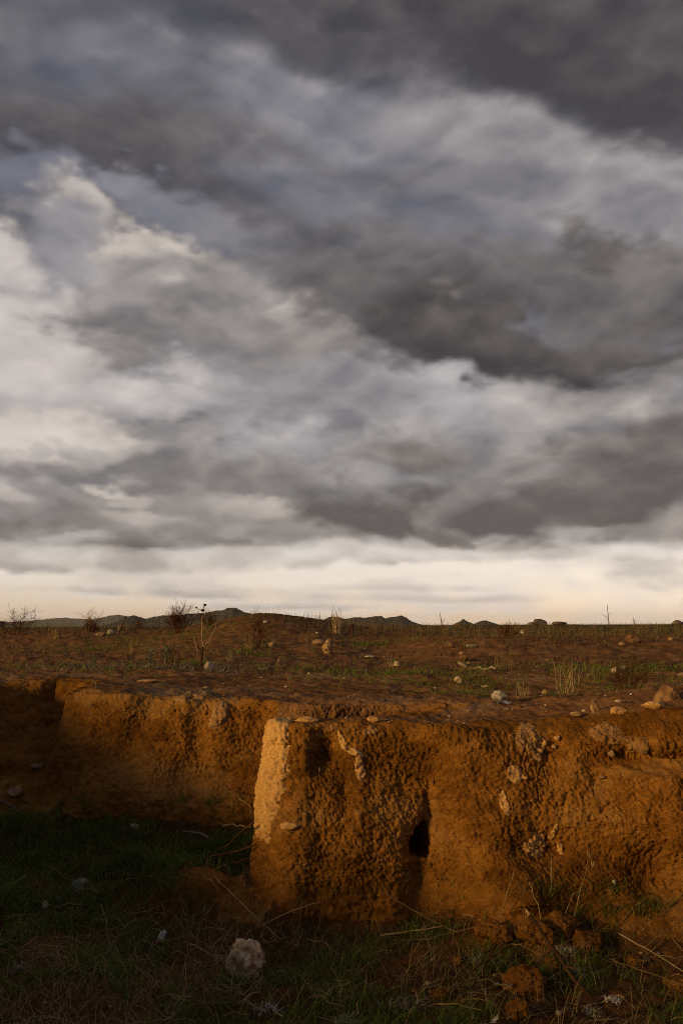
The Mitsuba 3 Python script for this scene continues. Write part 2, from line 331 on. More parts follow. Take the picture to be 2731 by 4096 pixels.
def surface_nets(f, lo, h):
    inside = f > 0
    nx, ny, nz = f.shape
    total, count = np.zeros((nx - 1, ny - 1, nz - 1, 3), np.float32), np.zeros((nx - 1, ny - 1, nz - 1), np.int8)
    edges = []
    for axis in range(3):
        a = [slice(None)] * 3
        b = [slice(None)] * 3
        a[axis], b[axis] = slice(None, -1), slice(1, None)
        cross = inside[tuple(a)] != inside[tuple(b)]
        idx = np.argwhere(cross)
        fa, fb = f[tuple(a)][cross], f[tuple(b)][cross]
        pt = idx.astype(np.float32)
        pt[:, axis] += fa / (fa - fb)
        o1, o2 = [k for k in range(3) if k != axis]
        quad = []
        ok = np.ones(len(idx), bool)
        for da, db in ((0, 0), (1, 0), (1, 1), (0, 1)):
            c = idx.copy()
            c[:, o1] -= da
            c[:, o2] -= db
            good = (c >= 0).all(1) & (c < [nx - 1, ny - 1, nz - 1]).all(1)
            ok &= good
            cc = np.clip(c, 0, [nx - 2, ny - 2, nz - 2])
            np.add.at(total, tuple(cc[good].T), pt[good])
            np.add.at(count, tuple(cc[good].T), 1)
            quad.append(np.ravel_multi_index(tuple(cc.T), count.shape))
        flip = (fa > 0) ^ (axis == 1)
        q = np.stack(quad, 1)[ok]
        q[flip[ok]] = q[flip[ok]][:, ::-1]
        edges.append(q)
    used = np.flatnonzero(count.ravel() > 0)
    number = np.full(count.size, -1)
    number[used] = np.arange(len(used))
    v = total.reshape(-1, 3)[used] / count.ravel()[used][:, None] * h + lo
    q = number[np.vstack(edges)]
    return v.astype(float), np.vstack([q[:, [0, 2, 1]], q[:, [0, 3, 2]]])


def vertex_normals(v, f):
    n, w = np.zeros_like(v), np.cross(v[f[:, 1]] - v[f[:, 0]], v[f[:, 2]] - v[f[:, 0]])
    for k in range(3):
        np.add.at(n, f[:, k], w)
    return n / np.maximum(np.linalg.norm(n, axis=1, keepdims=True), 1e-12)


def refine(v, f, size, rounds=7, most=700000, deep_part=0.3, coarser=lambda p: 1.0):
    """Splits edges, without cracks, where they are coarse for their distance from the viewpoint (a level of detail)."""
    right = np.cross(LOOK, UP)
    for _ in range(rounds):
        d = v - EYE
        depth = d @ LOOK
        sx, sy = d @ right / np.maximum(depth, 0.1) * F, d @ UP / np.maximum(depth, 0.1) * F
        near = (depth > 0.5) & (np.abs(sx) < 341 * 1.15) & (sy > -560) & (sy < 60)
        fn = np.cross(v[f[:, 1]] - v[f[:, 0]], v[f[:, 2]] - v[f[:, 0]])
        fn /= np.maximum(np.linalg.norm(fn, axis=1, keepdims=True), 1e-12)
        view = v[f].mean(1) - EYE
        facing = -(fn * view).sum(1) / np.linalg.norm(view, axis=1) > -0.25
        e = np.sort(np.vstack([f[:, [0, 1]], f[:, [1, 2]], f[:, [2, 0]]]), 1)
        key, inv = np.unique(e[:, 0] * np.int64(len(v)) + e[:, 1], return_inverse=True)
        a, b = key // len(v), key % len(v)
        flat = np.hypot(sx[a] - sx[b], sy[a] - sy[b])
        deep = np.linalg.norm(v[a] - v[b], axis=1) / np.maximum(np.minimum(depth[a], depth[b]), 0.3) * F
        want = (np.maximum(flat, deep_part * deep) > size * coarser(v[a])) & (near[a] | near[b])
        use = np.zeros(len(key), bool)
        use[inv[np.tile(facing, 3)]] = True
        want &= use
        if not want.any() or len(f) > most:
            break
        mid = np.full(len(key), -1)
        mid[want] = len(v) + np.arange(want.sum())
        v = np.vstack([v, (v[a[want]] + v[b[want]]) / 2])
        m = mid[inv].reshape(3, -1).T  # of edges 01, 12, 20
        out = []
        n = (m >= 0).sum(1)
        out.append(f[n == 0])
        for k in range(3):
            g, mm = np.roll(f, -k, 1), np.roll(m, -k, 1)
            s = (n == 1) & (mm[:, 0] >= 0)
            out += [np.stack([g[s, 0], mm[s, 0], g[s, 2]], 1), np.stack([mm[s, 0], g[s, 1], g[s, 2]], 1)]
            s = (n == 2) & (mm[:, 2] < 0)
            out += [np.stack([mm[s, 0], g[s, 1], mm[s, 1]], 1), np.stack([g[s, 0], mm[s, 0], mm[s, 1]], 1), np.stack([g[s, 0], mm[s, 1], g[s, 2]], 1)]
        s = n == 3
        out += [np.stack([f[s, 0], m[s, 0], m[s, 2]], 1), np.stack([m[s, 0], f[s, 1], m[s, 1]], 1), np.stack([m[s, 2], m[s, 1], f[s, 2]], 1), m[s]]
        f = np.vstack(out)
    return v, f


def roughness(p, n):
    """How far the weathered surface stands out of the smooth one."""
    steep = sm(0.88, 0.55, n[:, 2])
    near = sm(16, 9, p[:, 1])
    bend = 0.05 * np.stack([rough(p * 5, 2, 31), rough(p * 5, 2, 41), rough(p * 5, 2, 51)], 1)
    q = p + bend
    big = rough(p * np.array([2.0, 2.0, 1.6]), 3, 1)
    run = rough(q * np.array([6, 6, 4.5]) + 5, 4, 2)
    lump = 0.5 - np.abs(2 * rough(q * np.array([8, 8, 11]), 4, 3))
    crumb = rough(q * np.array([24, 24, 30]), 3, 4)
    fine = rough(p * 75, 3, 5)
    grain = rough(q * 46, 3, 9)
    beds = rough(q * np.array([1.6, 1.6, 15]), 3, 10)
    worn = 0.45 + 0.55 * sm(-0.10, 0.14, rough(p * np.array([4.5, 4.5, 3.6]) + 8, 3, 13))      # smooth scraped faces among broken ones
    crack = np.exp(-(rough(q * np.array([3.6, 3.6, 2.2]) + 2, 4, 14) / 0.009) ** 2) * sm(-0.02, 0.1, rough(p * 2.1 + 4, 2, 15))
    face = (0.27 * big + 0.040 * run + 0.016 * (np.abs(lump - 0.5) - 0.3) + 0.020 * beds + worn * (0.015 * crumb + 0.024 * grain) + 0.028 * fine
            - 0.012 * crack)
    flat = 0.08 * rough(p * 2.4, 3, 7) + 0.05 * rough(p * 9, 3, 6) + near * (0.02 * rough(p * 30, 3, 8) + 0.006 * fine)
    return steep * face + (1 - steep) * flat


H = 0.04
LO = np.array([-5.2, -2.6, -0.36])
NX, NY, NZ = 260, 305, 64
gx, gy, gz = (LO[k] + H * np.arange(n) for k, n in enumerate((NX, NY, NZ)))
X2, Y2 = np.meshgrid(gx, gy, indexing='ij')
D2 = plan_distance(X2, Y2)
field = np.empty((NX, NY, NZ), np.float32)
for k, zz in enumerate(gz):
    field[:, :, k] = solid(np.stack([X2, Y2, np.full_like(X2, zz)], -1), D2)
land_v, land_f = surface_nets(field, LO, H)
del field
for _ in range(2):
    e = 0.01
    s0 = solid(land_v)
    grad = np.stack([(solid(land_v + e * np.eye(3)[k]) - s0) / e for k in range(3)], 1)
    land_v = land_v - np.clip(s0 / np.maximum((grad ** 2).sum(1), 0.2), -0.02, 0.02)[:, None] * grad
land_v, land_f = refine(land_v, land_f, 1.75, most=1500000, coarser=lambda p: 1 + 0.9 * (p[:, 2] < 0.22) + 0.5 * ((p[:, 1] > 6.8) & (p[:, 2] > 0.9)))
land_n = vertex_normals(land_v, land_f)

CRUSTS = [  # pale limy crust that sticks to the banks: x, z, half-width, half-height, tilt, front bank?, thickness
    (0.00, 0.985, 0.020, 0.065, 25, 1, 0.012), (0.06, 0.93, 0.055, 0.022, -20, 1, 0.010), (0.105, 0.825, 0.026, 0.065, 15, 1, 0.014), (0.91, 0.655, 0.022, 0.070, 12, 1, 0.016),
    (0.97, 0.81, 0.042, 0.050, 20, 1, 0.016), (1.06, 0.445, 0.062, 0.070, -15, 1, 0.020), (1.165, 0.51, 0.018, 0.060, -25, 1, 0.014), (1.20, 0.425, 0.020, 0.035, 10, 1, 0.014),
    (1.08, 0.985, 0.085, 0.095, 20, 1, 0.016), (1.52, 1.035, 0.10, 0.055, -10, 1, 0.014), (1.66, 0.965, 0.055, 0.05, 0, 1, 0.016), (0.16, 1.04, 0.05, 0.02, 5, 1, 0.012),
    (-0.13, 0.59, 0.02, 0.03, 0, 1, 0.010), (-0.87, 1.02, 0.070, 0.10, -20, 0, 0.022), (-1.16, 1.12, 0.055, 0.035, 0, 0, 0.018), (-1.04, 1.135, 0.050, 0.04, 0, 0, 0.018)]


def crust_masks(p):
    """One field per crust, positive where it lies; the first is the slab on the front bank's left corner."""
    x, y, z = p.T
    ragged = 0.9 * rough(p * 16, 4, 71) + 0.5 * rough(p * 60, 2, 75)
    yield np.where((y < 5.75) & (y > 4.5) & (x > -0.9) & (x < -0.2), np.minimum((np.interp(z, [0.40, 0.62, 0.80, 1.1], [-0.42, -0.36, -0.305, -0.30]) - x) / 0.09, np.minimum((z - 0.42) / 0.35, (1.095 - z) / 0.05)) + 0.8 * ragged, -1), 0.020
    for (a, c, rx, rz, t, front, thick) in CRUSTS:
        co, si = math.cos(math.radians(t)), math.sin(math.radians(t))
        u, w = ((x - a) * co + (z - c) * si) / rx, (-(x - a) * si + (z - c) * co) / rz
        ok = ((y < 5.62) & (y > 4.3)) if front else ((y > 6.0) & (y < 7.0))
        yield np.where(ok, 1.03 - np.sqrt(u * u + w * w) + ragged * 1.1, -1), thick


lift = roughness(land_v, land_n)
crusts = []
sel = np.flatnonzero((land_v[:, 1] > 4.3) & (land_v[:, 1] < 7.0) & (np.abs(land_v[:, 0]) < 2.2) & (land_v[:, 2] > 0.3))
for m, thick in crust_masks(land_v[sel]):
    full = np.full(len(land_v), -1.0)
    full[sel] = m
    crusts.append(full > 0)
    q = land_v[sel]
    lift[sel] += sm(0.0, 0.35, m) * (0.6 * thick + 0.010 * rough(q * 35, 3, 77) + 0.008 * rough(q * 90, 2, 78))
land_v = land_v + land_n * lift[:, None]
land_n = vertex_normals(land_v, land_f)
HEAP = 2.1


# the earth cut into the places one would name
def region_of(c, n):
    x, y, z = c.T
    d = plan_distance(x, y)
    land = np.minimum(z_top(x, y) - z, d + 0.1)
    floor = z_floor(x, y)
    on_floor = (z < floor + 0.09) & (d < 0.05) & ~((y > 5.7) & (floor > 0.36))
    r = np.where(on_floor, 0, 1)                       # 0 ditch floor, 1 plateau, 2 front bank, 3 rear bank
    rim = d + 0.04 * (fbm(c * 3, 3, 9) - 0.5)
    front = (y < 6.18) & (y > 3.0) & (x > -0.8) & ((rim < 0.33) | ((x < 0.9) & (y < 5.7 + 0.6 * x)))
    rear = (y >= 5.7) & (rim < 0.22)
    r = np.where((r == 1) & front, 2, r)
    r = np.where((r == 1) & rear, 3, r)
    return r


centre = land_v[land_f].mean(1)
fn = np.cross(land_v[land_f[:, 1]] - land_v[land_f[:, 0]], land_v[land_f[:, 2]] - land_v[land_f[:, 0]])
fn /= np.maximum(np.linalg.norm(fn, axis=1, keepdims=True), 1e-12)
region = region_of(centre, fn)
crust_of = np.full(len(land_f), -1)
for k, on in enumerate(crusts):
    crust_of[on[land_f].all(1) & (crust_of < 0)] = k
region = np.where(crust_of >= 0, 9, region)


def cut(v, f, chosen):
    g = f[chosen]
    used, g = np.unique(g, return_inverse=True)
    return v[used], g.reshape(-1, 3)


def structure(name, mesh, bsdf, label, smooth=True):
    scene[name] = mikit.ply(mesh, bsdf, smooth=smooth)
    labels[name] = {'label': label, 'kind': 'structure'}


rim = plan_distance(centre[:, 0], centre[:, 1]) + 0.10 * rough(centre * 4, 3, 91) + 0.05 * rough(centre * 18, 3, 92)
turned = ((rim > 0.13) & (centre[:, 2] > 0.95)) | ((region == 3) & (centre[:, 0] > -0.45) & (centre[:, 2] > z_top(centre[:, 0], centre[:, 1]) - 0.13 + 0.12 * rough(centre * 9, 3, 93)))  # second test browns the rear gully strip, painting its shade into the soil colour
spill = bell(centre[:, 0] + 0.9 * (centre[:, 1] - 5.45), centre[:, 1], -0.80, 5.45, 0.26, 0.36) + 0.9 * bell(centre[:, 0], centre[:, 1], 0.98, 4.9, 0.42, 0.2) + 0.8 * bell(centre[:, 0], centre[:, 1], 1.62, 4.4, 0.24, 0.14)
region = np.where((region == 0) & (spill + 0.9 * rough(centre * 7, 3, 94) > 0.5), 6, region)
region = np.where((region == 2) & turned, 4, region)
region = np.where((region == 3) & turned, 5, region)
structure('ditch_floor', cut(land_v, land_f, region == 0), 'soil_floor', 'dark earth floor of the ditch under the grass in the foreground')
structure('bare_soil', cut(land_v, land_f, region == 6), 'soil_face', 'patches of bare orange soil spilled from the banks onto the ditch floor')
structure('plateau', cut(land_v, land_f, region == 1), 'soil_top', 'bare brown soil plateau behind the cut edge of the ditch')
structure('earth_bank', cut(land_v, land_f, region == 2), 'soil_face', 'orange clay bank in front with a pale crusted left corner and a burrow')
structure('earth_bank_001', cut(land_v, land_f, region == 3), 'soil_face', 'darker orange clay bank on the left, set farther back in the gully')

scene['earth_bank__top_soil'] = mikit.ply(cut(land_v, land_f, region == 4), 'soil_top', smooth=True)
scene['earth_bank_001__top_soil'] = mikit.ply(cut(land_v, land_f, region == 5), 'soil_top', smooth=True)  # real top soil, plus the rear strip browned in place of gully shade
count = {}
for k in range(len(crusts)):
    g = np.flatnonzero(crust_of == k)
    if len(g) < 12:
        continue
    holder = 'earth_bank' if land_v[land_f[g]].mean((0, 1))[1] < 5.9 else 'earth_bank_001'
    i = count[holder] = count.get(holder, -1) + 1
    key = f'{holder}__crust_patch' + (f'_{i:03d}' if i else '')
    scene[key] = mikit.ply(cut(land_v, land_f, g), 'soil_crust' if k < 9 else 'soil_rind', smooth=True)
    if k == 0:
        labels[key] = {'label': 'pale crust on the left corner of the bank'}

# the country beyond, to the horizon
around = []
c0 = np.array([0.0, 3.5])
edge = [np.stack([np.linspace(-5.1, 5.1, 120), np.full(120, 9.5)], 1), np.stack([np.full(25, 5.1), np.linspace(9.5, -2.5, 26)[1:]], 1),
        np.stack([np.linspace(5.1, -5.1, 17)[1:], np.full(16, -2.5)], 1), np.stack([np.full(24, -5.1), np.linspace(-2.5, 9.5, 26)[1:-1]], 1)]
edge = np.vstack(edge)
scales = np.concatenate([np.linspace(1, 6, 61)[:-1], np.geomspace(6, 1500, 50)])
ring = c0 + (edge - c0)[None] * scales[:, None, None]
m, k = ring.shape[:2]
ring = ring.reshape(-1, 2)
i, j = np.meshgrid(np.arange(m - 1), np.arange(k), indexing='ij')
a, b = (i * k + j).ravel(), (i * k + (j + 1) % k).ravel()
out_f = np.vstack([np.stack([a, a + k, b], 1), np.stack([b, a + k, b + k], 1)])
out_v = np.column_stack([ring, z_top(ring[:, 0], ring[:, 1])])
nn = np.cross(out_v[out_f[:, 1]] - out_v[out_f[:, 0]], out_v[out_f[:, 2]] - out_v[out_f[:, 0]])
if nn[:, 2].mean() < 0:
    out_f = out_f[:, ::-1]
out_v, out_f = refine(out_v, out_f, 3.2, rounds=8, deep_part=0.12)
x, y = out_v[:, 0], out_v[:, 1]
g = np.column_stack([x, y, 0 * x])
dist = np.hypot(x, y)
out_v[:, 2] = z_top(x, y)
out_v[:, 2] += roughness(out_v, vertex_normals(out_v, out_f)) * sm(60, 25, dist)
out_v[:, 2] += 0.10 * (fbm(g * 0.7, 4, 12) - 0.5) * sm(10.5, 15, dist) * sm(200, 40, dist)

# unseen heap added behind the viewpoint to keep the low sun off the ditch
u, w = np.meshgrid(np.linspace(-34, 9, 140), np.linspace(-1, 1, 40), indexing='ij')
tall = HEAP * sm(9, 6, u) * sm(-34, -28, u)
heap_p = np.stack([u + 0 * w, -3.7 + 1.9 * w, 1.0 + tall * (1 - np.abs(w) ** 1.8) ], -1).reshape(-1, 3)
heap_p[:, 2] += 0.5 * (fbm(heap_p * 0.8, 4, 61) - 0.5) + 0.12 * (fbm(heap_p * 4, 3, 62) - 0.5)
i, j = np.meshgrid(np.arange(139), np.arange(39), indexing='ij')
a = (i * 40 + j).ravel()
heap_f = np.vstack([np.stack([a, a + 40, a + 1], 1), np.stack([a + 1, a + 40, a + 41], 1)])
structure('field', (out_v, out_f), 'soil_field', 'brown and green field with low spoil ridges running back to the horizon')
structure('shade_heap', (heap_p, heap_f), 'soil_top', 'added brown heap out of view that shades the ditch')

# ------------------------------------------------------------------ far mountains
def mountain_colour(p, n, uv):
    a = mikit.fbm(p.x * 0.013, p.y * 0.013, p.z * 0.03, 4)
    b = mikit.fbm(p.x * 0.06, p.y * 0.06, p.z * 0.06, 3)
    return mikit.mix((0.036, 0.034, 0.034), (0.066, 0.062, 0.060), mikit.smoothstep(0.3, 0.7, 0.5 * a + 0.5 * b))


scene['mountain_rock'] = {'type': 'twosided', 'bsdf': {'type': 'diffuse', 'reflectance': mikit.proc(mountain_colour)}}


def mountains(name, y, crest, depth, label, seed):
    """A ridge at the distance y whose crest runs through (x, height above the plain)."""
    crest = np.array(crest, float)
    n, m = 260, 70
    x = np.linspace(crest[0, 0], crest[-1, 0], n)
    h = np.interp(x, crest[:, 0], crest[:, 1])
    h = h * (1 + 0.30 * rough(np.stack([x, 0 * x, 0 * x], -1) * 0.010 * 5000 / y, 4, seed + 5)) + 0.10 * h.max() * rough(np.stack([x, 0 * x, 0 * x], -1) * 0.045 * 5000 / y, 3, seed + 6) * (h > 2)
    w = np.linspace(-1, 1, m)
    X, W = np.meshgrid(x, w, indexing='ij')
    Hh = np.repeat(h[:, None], m, 1)
    Y = y + depth * W
    P = np.stack([X, Y, 0 * X], -1)
    gully = np.abs(2 * fbm(P * 0.012 * 5000 / y * np.array([1, 0.5, 1]), 4, seed) - 1)
    Z = Hh * (1 - np.abs(W) ** 1.1) * (1 - 0.45 * (1 - gully) * np.abs(W) ** 0.5) + 0.05 * Hh.max() * (fbm(P * 0.03, 3, seed + 3) - 0.5) * (Hh > 1) - 3 * np.abs(W) ** 4
    v = np.stack([X, Y, Z + 1.2], -1).reshape(-1, 3)
    i, j = np.meshgrid(np.arange(n - 1), np.arange(m - 1), indexing='ij')
    a = (i * m + j).ravel()
    structure(name, (v, np.vstack([np.stack([a, a + m, a + 1], 1), np.stack([a + 1, a + m, a + m + 1], 1)])), 'mountain_rock', label)


mountains('mountain_range', 5000, [(-1320, -6), (-1275, 14), (-1245, 34), (-1215, 56), (-1160, 62), (-1090, 48), (-1010, 66), (-900, 68), (-760, 78), (-690, 90), (-640, 102), (-590, 106), (-545, 84), (-480, 64), (-400, 38), (-330, 22), (-250, 4), (-200, 0)], 420,
          'blue grey mountain range on the horizon left of the brown mound', 201)
mountains('mountain_range_001', 4200, [(-640, 0), (-600, 18), (-540, 32), (-480, 44), (-430, 46), (-360, 28), (-300, 14), (-240, 0)], 260, 'low dark foothill in front of the left mountain range', 211)
mountains('mountain_range_002', 4400, [(-140, 0), (-108, 24), (-60, 44), (-18, 46), (10, 36), (60, 40), (110, 42), (165, 48), (195, 46), (212, 33), (240, 40), (270, 48), (290, 53), (318, 40), (345, 22), (375, 10), (410, 0)], 260,
          'dark serrated mountain range on the horizon right of the brown mound', 221)
mountains('mountain_range_003', 4400, [(545, 0), (562, 12), (578, 20), (596, 34), (612, 22), (630, 14), (648, 6), (662, 12), (680, 20), (706, 24), (730, 16), (755, 8), (775, 0)], 120, 'two small dark peaks on the horizon right of centre', 231)
mountains('mountain_range_004', 14000, [(-6200, 0), (-5600, 70), (-5000, 90), (-4300, 150), (-3900, 120), (-3500, 190), (-3200, 140), (-2700, 110), (-2000, 150), (-1300, 70), (-700, 40), (0, 0)], 1500, 'faint pale far mountains on the left horizon', 241)

# ------------------------------------------------------------------ materials of the loose things
def mottled(light, dark, scale=30, rough_=None):
    def fn(p, n, uv):
        a = mikit.fbm(p.x * scale, p.y * scale, p.z * scale, 4)
        g = mikit.noise(p.x * scale * 6, p.y * scale * 6, p.z * scale * 6)
        return mikit.mix(dark, light, mikit.smoothstep(0.3, 0.68, a)) * (0.8 + 0.4 * g)
    return {'type': 'twosided', 'bsdf': {'type': 'diffuse', 'reflectance': mikit.proc(fn)}}


def plain(*c):
    return {'type': 'twosided', 'bsdf': {'type': 'diffuse', 'reflectance': rgb(*c)}}


scene['quartz'] = mottled((0.72, 0.60, 0.47), (0.26, 0.15, 0.08), 34)
scene['stone_grey'] = mottled((0.36, 0.35, 0.31), (0.16, 0.16, 0.13), 30)
scene['stone_tan'] = mottled((0.40, 0.28, 0.175), (0.22, 0.13, 0.07), 30)
scene['stone_pink'] = mottled((0.32, 0.19, 0.115), (0.17, 0.095, 0.055), 18)
scene['stone_brown'] = mottled((0.24, 0.14, 0.08), (0.11, 0.06, 0.035), 24)
scene['stone_white'] = mottled((0.58, 0.51, 0.44), (0.32, 0.24, 0.17), 30)
scene['clod_soil'] = soil((0.26, 0.12, 0.030), (0.14, 0.06, 0.014), (0.36, 0.22, 0.11))
scene['litter_white'] = mottled((0.80, 0.80, 0.80), (0.6, 0.57, 0.56), 40)
scene['litter_red'] = plain(0.45, 0.05, 0.05)
scene['plastic'] = mottled((0.46, 0.42, 0.40), (0.18, 0.165, 0.17), 22)
scene['leaf_dry'] = mottled((0.52, 0.50, 0.44), (0.28, 0.26, 0.2), 40)
scene['straw'] = mottled((0.27, 0.20, 0.10), (0.17, 0.115, 0.055), 12)
scene['straw_warm'] = mottled((0.46, 0.34, 0.17), (0.30, 0.20, 0.09), 12)
scene['straw_dull'] = mottled((0.22, 0.165, 0.10), (0.13, 0.09, 0.052), 9)
scene['straw_pale'] = mottled((0.42, 0.33, 0.21), (0.28, 0.20, 0.11), 12)
scene['twig_brown'] = mottled((0.115, 0.062, 0.034), (0.06, 0.034, 0.02), 20)
scene['twig_red'] = mottled((0.12, 0.050, 0.026), (0.06, 0.028, 0.016), 20)
scene['twig_grey'] = mottled((0.30, 0.25, 0.20), (0.15, 0.115, 0.085), 20)
scene['concrete'] = mottled((0.17, 0.14, 0.12), (0.10, 0.08, 0.07), 3)


def leafy(c1, c2):
    def fn(p, n, uv):
        return mikit.mix(c1, c2, mikit.noise(p.x * 9, p.y * 9, p.z * 9 + 3))
    return {'type': 'principledthin', 'base_color': mikit.proc(fn), 'roughness': 0.55, 'diff_trans': 0.5, 'spec_trans': 0.0}


scene['grass_green'] = leafy((0.10, 0.19, 0.028), (0.165, 0.24, 0.045))
scene['grass_dull'] = leafy((0.12, 0.135, 0.04), (0.19, 0.175, 0.068))
scene['weed_green'] = leafy((0.15, 0.18, 0.11), (0.24, 0.26, 0.18))

# ------------------------------------------------------------------ helpers for the loose things
_up = land_n[:, 2] > 0.45
_ground = np.vstack([land_v[_up], out_v])
_tree = cKDTree(_ground[:, :2])


def gz(x, y):
    """Height of the ground under (x, y)."""
    x, y = np.broadcast_arrays(np.asarray(x, float), np.asarray(y, float))
    _, i = _tree.query(np.stack([x, y], -1), k=3)
    return _ground[i, 2].mean(-1)


def key_for(name):
    if name not in labels:
        return name
    k = 1
    while f'{name}_{k:03d}' in labels:
        k += 1
    return f'{name}_{k:03d}'


def thing(name, label, category, group=None):
    key = key_for(name)
    labels[key] = {'label': label, 'category': category}
    if group:
        labels[key]['group'] = group
    return key


def part(key, name, mesh, bsdf, smooth=False, kind=None):
    full, k = f'{key}__{name}', 0
    while full in scene:
        k += 1
        full = f'{key}__{name}_{k:03d}'
    scene[full] = mikit.ply(mesh, bsdf, smooth=smooth)
    if kind:
        labels[full] = {'kind': kind}
    return full


def join(meshes):
    vs, fs, n = [], [], 0
    for v, f in meshes:
        vs.append(v)
        fs.append(f + n)
        n += len(v)
    return np.vstack(vs), np.vstack(fs)


def tube(points, radii, sides=5):
    p = np.asarray(points, float)
    r = np.broadcast_to(np.asarray(radii, float), (len(p),))
    t = np.gradient(p, axis=0)
    t /= np.maximum(np.linalg.norm(t, axis=1, keepdims=True), 1e-9)
    ref = np.array([0.31, 0.17, 0.93]) if abs(t[:, 2]).mean() < 0.8 else np.array([0.95, 0.3, 0.05])
    a = np.cross(t, ref)
    a /= np.maximum(np.linalg.norm(a, axis=1, keepdims=True), 1e-9)
    b = np.cross(t, a)
    th = np.arange(sides) * 2 * math.pi / sides
    ring = p[:, None] + r[:, None, None] * (np.cos(th)[None, :, None] * a[:, None] + np.sin(th)[None, :, None] * b[:, None])
    n = len(p)
    v = np.vstack([ring.reshape(-1, 3), p[:1], p[-1:]])
    i, j = np.meshgrid(np.arange(n - 1), np.arange(sides), indexing='ij')
    q0, q1 = (i * sides + j).ravel(), (i * sides + (j + 1) % sides).ravel()
    f = np.vstack([np.stack([q0, q1, q0 + sides], 1), np.stack([q1, q1 + sides, q0 + sides], 1)])
    k = np.arange(sides)
    f = np.vstack([f, np.stack([np.full(sides, n * sides), (k + 1) % sides, k], 1), np.stack([np.full(sides, n * sides + 1), (n - 1) * sides + k, (n - 1) * sides + (k + 1) % sides], 1)])
    return v, f


def crooked(a, b, n=9, wobble=0.03, seed=0, sag=0.0):
    """A crooked line from a to b; wobble relative to its length."""
    r = np.random.default_rng(seed)
    a, b = np.asarray(a, float), np.asarray(b, float)
    t = np.linspace(0, 1, n)[:, None]
    length = np.linalg.norm(b - a)
    off = r.normal(0, 1, (n, 3)).cumsum(0)
    off = off - off[0] - t * (off[-1] - off[0])
    p = a + (b - a) * t + off * wobble * length / math.sqrt(n)
    p[:, 2] += sag * length * np.sin(t[:, 0] * math.pi)
    return p


def stick(name, label, category, a, b, r0, r1, bsdf, seed, wobble=0.03, sag=0.0, side=None, group=None, sides=6, n=10):
    key = thing(name, label, category, group)
    p = crooked(a, b, n, wobble, seed, sag)
    rr = np.linspace(r0, r1, n) * np.random.default_rng(seed).uniform(0.85, 1.2, n)
    shape = tube(p, rr, sides)
    if side is None:
        scene[key] = mikit.ply(shape, bsdf, smooth=True)
    else:
        part(key, 'stem', shape, bsdf, True)
        for (t, d, ln) in side:
            o = p[int(t * (n - 1))]
            part(key, 'side_shoot', tube(crooked(o, o + np.array(d) * ln, 6, 0.06, seed + 5), np.linspace(r0 * 0.55, r1 * 0.5, 6), 5), bsdf, True)
    return key


def stone_mesh(size, seed, level=3, jag=0.22, chips=5, spin=None):
    r = np.random.default_rng(seed)
    s = trimesh.creation.icosphere(subdivisions=level)
    v = np.array(s.vertices)
    d = v.copy()
    for _ in range(chips):
        nrm = r.normal(0, 1, 3)
        nrm /= np.linalg.norm(nrm)
        cut_at = r.uniform(0.55, 0.85)
        h = np.maximum(v @ nrm - cut_at, 0)
        v = v - h[:, None] * nrm * 0.92
    v = v * (1 + jag * 2 * rough(d * 1.1 + seed, 3, seed)[:, None] + jag * 0.7 * rough(d * 4 + seed, 3, seed + 7)[:, None])
    a = r.uniform(0, 6.28) if spin is None else spin
    c, si = math.cos(a), math.sin(a)
    v = v @ np.array([[c, si, 0], [-si, c, 0], [0, 0, 1]])
    return v * np.array(size) / 2, np.array(s.faces)


def stone(label, at, size, bsdf, seed, level=3, jag=0.22, chips=5, sink=0.22, name='stone', category='stone', group=None, spin=0.4, tilt=0.0):
    key = thing(name, label, category, group)
    v, f = stone_mesh(size, seed, level, jag, chips, spin)
    if tilt:
        c, s = math.cos(tilt), math.sin(tilt)
        v = v @ np.array([[c, 0, s], [0, 1, 0], [-s, 0, c]])
    x, y = at[:2]
    z = at[2] if len(at) > 2 else gz(x, y) - v[:, 2].min() - sink * size[2]
    scene[key] = mikit.ply((v + [x, y, z], f), bsdf, smooth=40 if level > 2 else False)
    return key


def clod(label, at, size, seed, sink=0.35):
    """A fallen lump of earth: broken, crumbly, with the grain of the bank it came from."""
    key = thing('earth_clod', label, 'clod of earth')
    s = trimesh.creation.icosphere(subdivisions=5)
    d = np.array(s.vertices)
    r = np.random.default_rng(seed)
    v = np.sign(d) * np.abs(d) ** 0.8
    for _ in range(7):
        n = r.normal(0, 1, 3)
        n /= np.linalg.norm(n)
        v = v - np.maximum(v @ n - r.uniform(0.5, 0.8), 0)[:, None] * n * 0.9
    v = v * np.array(size) / 2
    o = rough(v / max(size) * 4 + seed, 4, seed) * 0.22 * max(size) + 0.034 * rough(v * 24 + seed, 3, seed + 3) + 0.022 * rough(v * 55 + seed, 3, seed + 5)
    v = v + d * o[:, None]
    scene[key] = mikit.ply((v + [at[0], at[1], gz(*at) - v[:, 2].min() - sink * size[2]], np.array(s.faces)), 'clod_soil', smooth=True)


